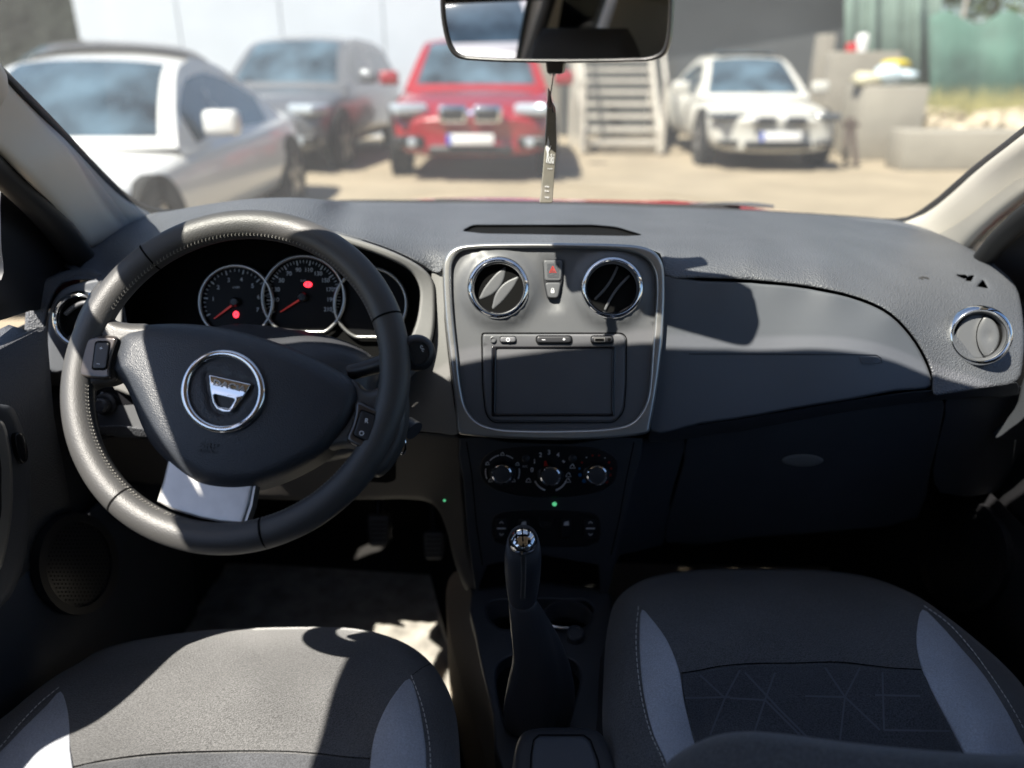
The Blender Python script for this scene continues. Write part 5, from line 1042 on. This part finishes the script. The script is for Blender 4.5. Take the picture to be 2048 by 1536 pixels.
skin('seat_insert', [(144, 1540), (209, 1524), (302, 1512), (394, 1507), (557, 1506), (626, 1510), (696, 1518), (739, 1521), (739, 1640), (144, 1640)], SDs, M['seatm'], dseat, 16, off=.0016, er=4, ed=.0014, skirt=(0, 0, -.003), n=2)
stitch('stitching', [(822, 1352), (845, 1335), (862, 1327)], SDs, M['void'], dseat, L=9, gap=.5, wpx=1.5, off=.001)
for t, cx in ((dseat, -.37), (pseat, .40)):
    y0 = -.02 if cx < 0 else .0
    o = box('headrest', (cx, y0 - .06, 1.195), (.27, .09, .17), M['seats'], t); bevel(o, .043, 6); o.data.transform(Matrix.Identity(4))
    for v in o.data.vertices: q_ = (v.co.x - cx + t.location.x) / .125; v.co.z -= .085 * abs(q_) ** 2.4 * (1 if v.co.z + t.location.z > 1.195 else .2)
    o = box('seat_back', (cx, y0 - .02 , .80) if cx < 0 else (cx, -.04, .78), (.46, .12, .56), M['seatc'], t); bevel(o, .05, 5)
    for s in (-.06, .06): tube('headrest_stalk', [(cx + s, y0 - .06, 1.04), (cx + s, y0 - .06, 1.10)], .006, M['chrome'], t, 8)
t = empty('rear_bench', (0, -1.1, .3), 'dark rear bench behind the front seats, seen only in reflections', 'car seat')
o = box('seat_cushion', (0, -.95, .45), (1.3, .5, .2), M['seatc'], t); bevel(o, .06, 4); o = box('seat_back', (0, -1.32, .78), (1.3, .16, .62), M['seatc'], t); bevel(o, .06, 4)
# ================================================================== STEERING WHEEL
WC = Vector((-.345, .761, .937)); WN = Vector((0, -math.cos(rad(35)), math.sin(rad(35)))); WP = Plane(WC, WN)
wu, wv, wn_ = Vector((1, 0, 0)), Vector((0, math.sin(rad(35)), math.cos(rad(35)))), WN
whl = empty('steering_wheel', tuple(WC), 'black leather three spoke steering wheel, turned slightly right, left part sunlit', 'steering wheel')
R0 = .1758; rt = .0168
def wang(px, py): p = Vector(WP(px, py)) - WC; return math.atan2(p.dot(wv), p.dot(wu))
def ringpt(a, r, h=0): return WC + (wu * math.cos(a) + wv * math.sin(a)) * r + WN * h
V = []; F = []; NS = 160; NT = 24
for i in range(NS):
    a = 2 * math.pi * i / NS
    for k in range(NT):
        b = 2 * math.pi * k / NT; rr = rt * math.cos(b); hh = rt * .92 * math.sin(b)
        V.append(ringpt(a, R0 + rr, hh))
for i in range(NS):
    for k in range(NT): F.append((i * NT + k, i * NT + (k + 1) % NT, ((i + 1) % NS) * NT + (k + 1) % NT, ((i + 1) % NS) * NT + k))
rim = mk('rim', V, F, M['leather'], whl, angle=0, recalc=True)
for sp in ((283, 490), (786, 632), (235, 1008), (533, 1085)):
    a = wang(*sp); c = ringpt(a, R0); tdir = -wu * math.sin(a) + wv * math.cos(a)
    lathe('rim_seam', c, tdir, [(rt * .9, -.0011), (rt * 1.012, -.0009), (rt * 1.02, 0), (rt * 1.012, .0009), (rt * .9, .0011)], M['void'], rim, 32, cap=False, sx=1, sy=.955)
# cross stitching along the inner side of the rim
def rimstitch(a0, a1):
    V = []; F = []; n = int(abs(a1 - a0) * R0 / .0046)
    for i in range(n):
        a = a0 + (a1 - a0) * i / n; da = .0023 / R0
        for s in (-1, 1):
            pts = []
            for t_, bb in ((-.5, 2.62 - .10 * s), (.5, 2.62 + .12)):
                b = bb; aa = a + da * t_ * s; rr = rt * 1.03
                pts.append(ringpt(aa, R0 + rr * math.cos(b), rr * .92 * math.sin(b)))
            p, q = pts; d = (q - p).normalized(); o_ = (ringpt(a, R0) - p).normalized() * -1; nn = d.cross(o_).normalized() * .00032; k = len(V)
            V += [p + nn, p - nn, q - nn, q + nn, (p + q) / 2 + o_ * .0004]; F += [(k, k + 1, k + 4), (k + 1, k + 2, k + 4), (k + 2, k + 3, k + 4), (k + 3, k, k + 4)]
    return mk('rim_stitching', V, F, M['thread2'], rim, smooth=False)
aL, aT, aR, aB = wang(235, 1008), wang(283, 490), wang(786, 632), wang(533, 1085)
rimstitch(wang(176, 590), aT); rimstitch(aT, aR); rimstitch(wang(178, 775), wang(320, 1040) ); rimstitch(wang(330, 1045) , wang(360, 1060)); rimstitch(aB - .12, wang(740, 950))
# hub cover
hub_o = [(221, 742), (222, 715), (231, 680), (246, 662), (268, 654), (320, 648), (393, 649), (466, 660), (539, 680), (613, 709), (671, 738), (712, 765), (720, 785), (718, 808), (704, 843), (682, 872), (649, 908), (594, 942), (539, 966), (500, 977), (448, 979), (400, 970), (371, 953), (338, 926), (301, 886), (278, 838), (262, 795), (245, 764)]
HC = (465, 800)
def hubf(a_, b_): return .013 * (1 - min(1, ((a_ - HC[0]) / 270) ** 2 + ((b_ - HC[1]) / 190) ** 2))
emb = [(412, 742), (420, 743), (504, 764), (508, 770), (474, 822), (462, 829), (445, 829), (428, 821), (420, 806)]
emb_c = [tuple(p) for p in cr(emb, 3)]
def hubfn(a_, b_):
    o = hubf(a_, b_)
    if abs(a_ - 462) < 70 and abs(b_ - 786) < 60:
        Q = np.array([[a_, b_]]); d = dist(Q, emb_c)[0]; ins = inpoly(Q, emb_c)[0]
        o -= .0028 if ins else .0028 * math.exp(-(d / 2.0) ** 2)
    return o
class HubS:
    def __call__(s, a_, b_, off=0): return WP(a_, b_, .010 + hubf(a_, b_) + off)
HS = HubS()
hub = skin('hub_cover', hub_o, WP, M['hub'], whl, 8, er=34, ed=.020, off=.010, skirt=tuple(-WN * .03), n=3, angle=0, fn=hubfn)
skin('emblem_recess', emb, HS, M['leather2'], hub, 8, off=-.0022, skirt=None, n=3)
# chrome ring on the hub
cring = [HS(447 + 77 * math.cos(a) , 783 + 76 * math.sin(a), .0015) for a in np.linspace(0, 2 * math.pi, 72, endpoint=False)]
tube('chrome_ring', cring, .0042, M['chrome'], hub, 12, closed=True, flat=1, angle=0)
bo = [(417, 748), (503, 768), (490, 790), (470, 818), (461, 825), (446, 825), (432, 818), (425, 806), (420, 780)]
skin('emblem', rpoly(bo, 2, 3), HS, M['chrome'], hub, 5, off=.0022, er=3, ed=.002, skirt=tuple(-WN * .004), n=1, holes=[rpoly([(428, 789), (470, 799), (459, 816), (438, 813), (431, 804)], 2, 3)], fn=lambda a_, b_: .0012 * math.exp(-((b_ - 774 - (a_ - 460) * .23) / 9) ** 2))
text('emblem_lettering', 'DACIA', HS, 458, 772, 12.5, M['satin'], hub, rot=13, off=.0036, ext=.0010, wid=66)
text('airbag_lettering', 'SRP', HS, 417, 892, 12, M['btn'], hub, rot=7, off=.0006, ext=.0004, wid=36)
text('airbag_lettering', 'AIRBAG', HS, 415, 903, 6, M['btn'], hub, rot=7, off=.0006, ext=.0004, wid=38)
# spokes
skin('spoke', [(146, 690), (148, 655), (164, 615), (188, 575), (204, 560), (206, 600), (212, 625), (228, 640), (262, 647), (300, 650), (300, 670), (246, 690), (236, 760), (180, 775), (178, 800), (158, 790), (147, 740)], WP, M['leather'], whl, 9, off=.004, er=16, ed=.012, skirt=tuple(-WN * .014), n=3, angle=0)
skin('spoke', [(700, 758), (716, 764), (732, 780), (752, 778), (768, 760), (774, 736), (790, 730), (812, 780), (812, 850), (795, 905), (762, 948), (745, 952), (738, 925), (718, 903), (690, 893), (640, 900), (680, 850), (704, 800)], WP, M['leather'], whl, 9, off=.004, er=16, ed=.012, skirt=tuple(-WN * .014), n=3, angle=0)
skin('lower_spoke', [(338, 915), (326, 965), (314, 1003), (345, 1020), (400, 1036), (440, 1044), (486, 1048), (498, 1010), (508, 960), (420, 900)], WP, M['silver'], whl, 9, off=.002, er=5, ed=.004, skirt=tuple(-WN * .012), n=1)
skin('spoke_edge', [(486, 1048), (498, 1010), (508, 960), (513, 960), (504, 1012), (491, 1050)], WP, M['satin'], whl, 9, off=-.001, skirt=tuple(-WN * .014), n=1)
def control(bz, bt_, marks):
    b_ = skin('control_bezel', bz, WP, M['bezel'], whl, 7, off=.0125, er=8, ed=.008, skirt=tuple(-WN * .012), n=3)
    k = skin('control_button', rpoly(bt_, 7), WP, M['btn'], b_, 7, off=.0145, er=3, ed=.003, skirt=tuple(-WN * .004), n=1)
    rim_ = [tuple((np.array(p) - np.mean(bt_, 0)) * 1.09 + np.mean(bt_, 0)) for p in rpoly(bt_, 7)]
    skin('button_gap', rim_, WP, M['void'], b_, 10, off=.0129, skirt=None, n=1)
    for s_, x_, y_, h_ in marks: text('button_marking', s_, WP, x_, y_, h_, M['white'], b_, rot=8, off=.0151)
control([(154, 742), (158, 708), (166, 684), (178, 673), (230, 671), (236, 676), (226, 712), (222, 742), (222, 757), (176, 757), (160, 753)], [(191, 684), (220, 684), (213, 738), (184, 738)], (('+', 202, 697, 8), ('–', 196, 727, 8)))
control([(712, 802), (742, 812), (768, 826), (773, 840), (768, 870), (756, 893), (740, 905), (722, 898), (692, 880), (702, 850), (708, 826)], [(722, 820), (752, 832), (738, 884), (706, 870)], (('R', 733, 842, 9), ('O', 723, 867, 9)))
# column shroud behind the wheel, stalks, key
col_t = empty('steering_column', (-.35, .95, .88), 'black steering column cover behind the wheel with stalk and ignition key', 'steering column')
SS = Surf([(500, 700, 'y', .86), (540, 650, 'y', .94), (700, 700, 'y', .90), (760, 760, 'y', .90), (700, 850, 'y', .86), (450, 850, 'y', .85), (600, 690, 'y', .89)])
skin('column_cover', [(360, 720), (400, 665), (470, 648), (560, 655), (640, 668), (700, 686), (744, 712), (758, 740), (752, 790), (770, 830), (790, 862), (760, 890), (700, 915), (560, 930), (400, 900)], SS, M['leather2'], col_t, 14, er=26, ed=.03, skirt=.06, n=3, angle=0)
stalk = tube('stalk', [P(700, 745, .86), P(745, 733, .855), P(800, 716, .85), P(828, 709, .847)], [.009, .0095, .011, .0145], M['black'], col_t, 16, cr_n=3)
sdir = Vector(P(850, 703, .838)) - Vector(P(800, 716, .85)); ec = Vector(P(834, 706, .846))
lathe('stalk_end', ec, sdir * .35 + Vector((0, -.9, .25)).normalized() * .045, [(.0195, -.022), (.0205, -.004), (.0195, .006), (.016, .010), (.013, .0105), (.0125, .008), (0, .008)], M['btn'], stalk, 36)
ED = Plane(ec + (sdir * .35 + Vector((0, -.9, .25)).normalized() * .045).normalized() * .0085, sdir * .35 + Vector((0, -.9, .25)).normalized() * .045)
strokes('stalk_mark', [ell(843, 694, 2, 3, 8), ell(846, 700, 2, 3, 8)], ED, 1.4, M['dimwhite'], stalk, off=.0008)
tube('wiper_stalk', [P(790, 845, .90), P(815, 850, .885), P(829, 862, .88)], [.006, .010, .012], M['leather2'], col_t, 12)
tube('key_ring', [P(805 + 6 * math.cos(a), 892 + 16 * math.sin(a), .86) for a in np.linspace(0, 6.283, 24, endpoint=False)], .0012, M['chrome'], col_t, 6, closed=True)
# ================================================================== INTERIOR MIRROR AND AIR FRESHENER
mn = Vector((-math.sin(rad(12.7)), -math.cos(rad(12.7)), -.042)).normalized(); mc = P(1112, 62, .748)
mt = empty('rear_view_mirror', tuple(mc), 'black framed rear view mirror hanging from the windscreen', 'mirror')
MP = Plane(mc, mn)
mo_ = [(881, 20), (884, -30), (900, -52), (960, -62), (1120, -66), (1290, -60), (1335, -45), (1344, -20), (1344, 30), (1338, 88), (1328, 110), (1305, 121), (1260, 124), (1105, 126), (960, 122), (915, 116), (900, 102), (890, 76)]
skin('mirror_glass', mo_, MP, M['mirror'], mt, 40, off=.0, skirt=None, n=4, angle=0)
mi_ = [tuple((np.array(p) - (1112, 30)) * np.array([.968, .925]) + (1112, 29)) for p in mo_]
skin('mirror_housing', mo_, MP, M['black'], mt, 12, off=.004, er=5, ed=.003, skirt=tuple(-mn * .02), n=4, holes=[[tuple(p) for p in cr(mi_, 4)]])
skin('mirror_back', mo_, MP, M['black'], mt, 30, off=-.018, skirt=tuple(-mn * .01), n=4)
tube('mirror_stem', [Vector(P(1112, 20, .775)), Vector((.045, .86, 1.35))], .012, M['black'], mt, 12)
skin('dimming_tab', rpoly([(1091, 122), (1128, 122), (1125, 148), (1094, 148)], 6), MP, M['black'], mt, 6, off=-.002, er=3, ed=.002, skirt=tuple(-mn * .01), n=1)
rnd = random.Random(5)
af = empty('air_freshener', tuple(P(1097, 300, .75)), 'flat grey card air freshener hanging on a string below the mirror', 'air freshener')
FPn = Plane(P(1097, 300, .84), Vector((.25, -1, .1)).normalized())
mcard = mat('card_grey', (.24, .225, .19), .6, bump='noise', bs=.3, bd=.0005, scale=900, var=.12, vs=80)
card = skin('card', rpoly([(1095, 216), (1101, 214), (1112, 226), (1113, 300), (1109, 345), (1105, 406), (1080, 406), (1084, 370), (1090, 300)], 2, 2), FPn, mcard, af, 10, er=1.5, ed=.0008, skirt=tuple(-FPn.n * .003), n=1)
skin('sachet', [(1097, 176), (1101, 184), (1103, 200), (1111, 215), (1112, 226), (1102, 219), (1095, 215), (1096, 195)], FPn, mat('sachet_pink', (.45, .30, .28), .5), af, 6, er=1, ed=.0005, skirt=tuple(-FPn.n * .003), n=1)
tube('string', [P(1110, 128, .765), FPn(1104, 170, .001), FPn(1101, 190, .002), FPn(1106, 225, .002)], .0006, M['black'], af, 6)
tube('string', [FPn(1101, 190, .002), FPn(1100, 215, .002)], .0006, M['black'], af, 6)
for i in range(5): a_ = 1100 + i * 4; tube('frayed_thread', [P(a_, 146, .762), P(a_ + rnd.uniform(-5, 5), 149 + rnd.uniform(0, 4), .761)], .0004, M['black'], af, 4)
text('card_lettering', 'kiki', FPn, 1102, 318, 20, M['white'], card, rot=4, off=.0007, wid=12)
skin('card_plant', [(1096, 272), (1099, 285), (1098, 298), (1101, 290), (1103, 292), (1098, 302), (1096, 312), (1094, 326), (1092, 324), (1094, 308), (1091, 296), (1094, 286)], FPn, M['white'], card, 6, off=.0007, skirt=None, n=1)
text('card_lettering', 'car parfum', FPn, 1100, 337, 3.5, M['white'], card, rot=4, off=.0007, wid=10)
for i, (s_, y_) in enumerate((('white', 373), ('flower', 382), ('hang it', 394))): text('card_lettering', s_, FPn, 1094, y_, 4, M['white'], card, rot=3, off=.0007, wid=9)

# ------------------------------------------------------------------ behind the car, seen in the mirror
def seen(px, dist_, z):
    d = Vector(ray(px, 60)).normalized(); r_ = d - 2 * d.dot(mn) * mn; h_ = Vector((r_.x, r_.y, 0)).normalized(); p = Vector(MP(px, 60)) + h_ * dist_; return Vector((p.x, p.y, z))
a_ = seen(950, 9, 0); b_ = a_ - Vector((0, .9, 0)); az = math.atan2((b_ - a_).y, (b_ - a_).x)
make_car('pale silver car parked behind the red hatchback, seen in the mirror', 'car', (a_.x, a_.y, -.08), PI * .5 - .5, 4.4, 1.8, 1.42, mat('paint_silver', (.62, .60, .62), .3, coat=.5), group='cars parked behind', kid=False, plate=False)
leafy('green_bush', 'yellow green bush behind the red hatchback, seen in the mirror', 'bush', seen(1030, 13, 1.0), (1.3, 1.0, .75), 1400, ml1, 2, .09)
t = empty('timber_building', tuple(seen(1000, 19, 0)), 'brown slatted building far behind the red hatchback, seen in the mirror', 'building')
p_ = seen(860, 20, 0); q_ = seen(1340, 20, 0)
wall('wall', p_, q_, -.1, 3.6, .3, mbr, t)
for k in range(5): wall('cladding_rail', p_ + Vector((.3, .3, 0)), q_ + Vector((.3, .3, 0)), .9 + k * .55, 1.08 + k * .55, .12, mcn, t)
o = box('red_container', tuple(seen(1045, 16, 1.7)), (.5, .5, .8), M['redpaint'], None); bevel(o, .1, 3); tag(o, 'red container behind the bush, seen in the mirror', 'container')
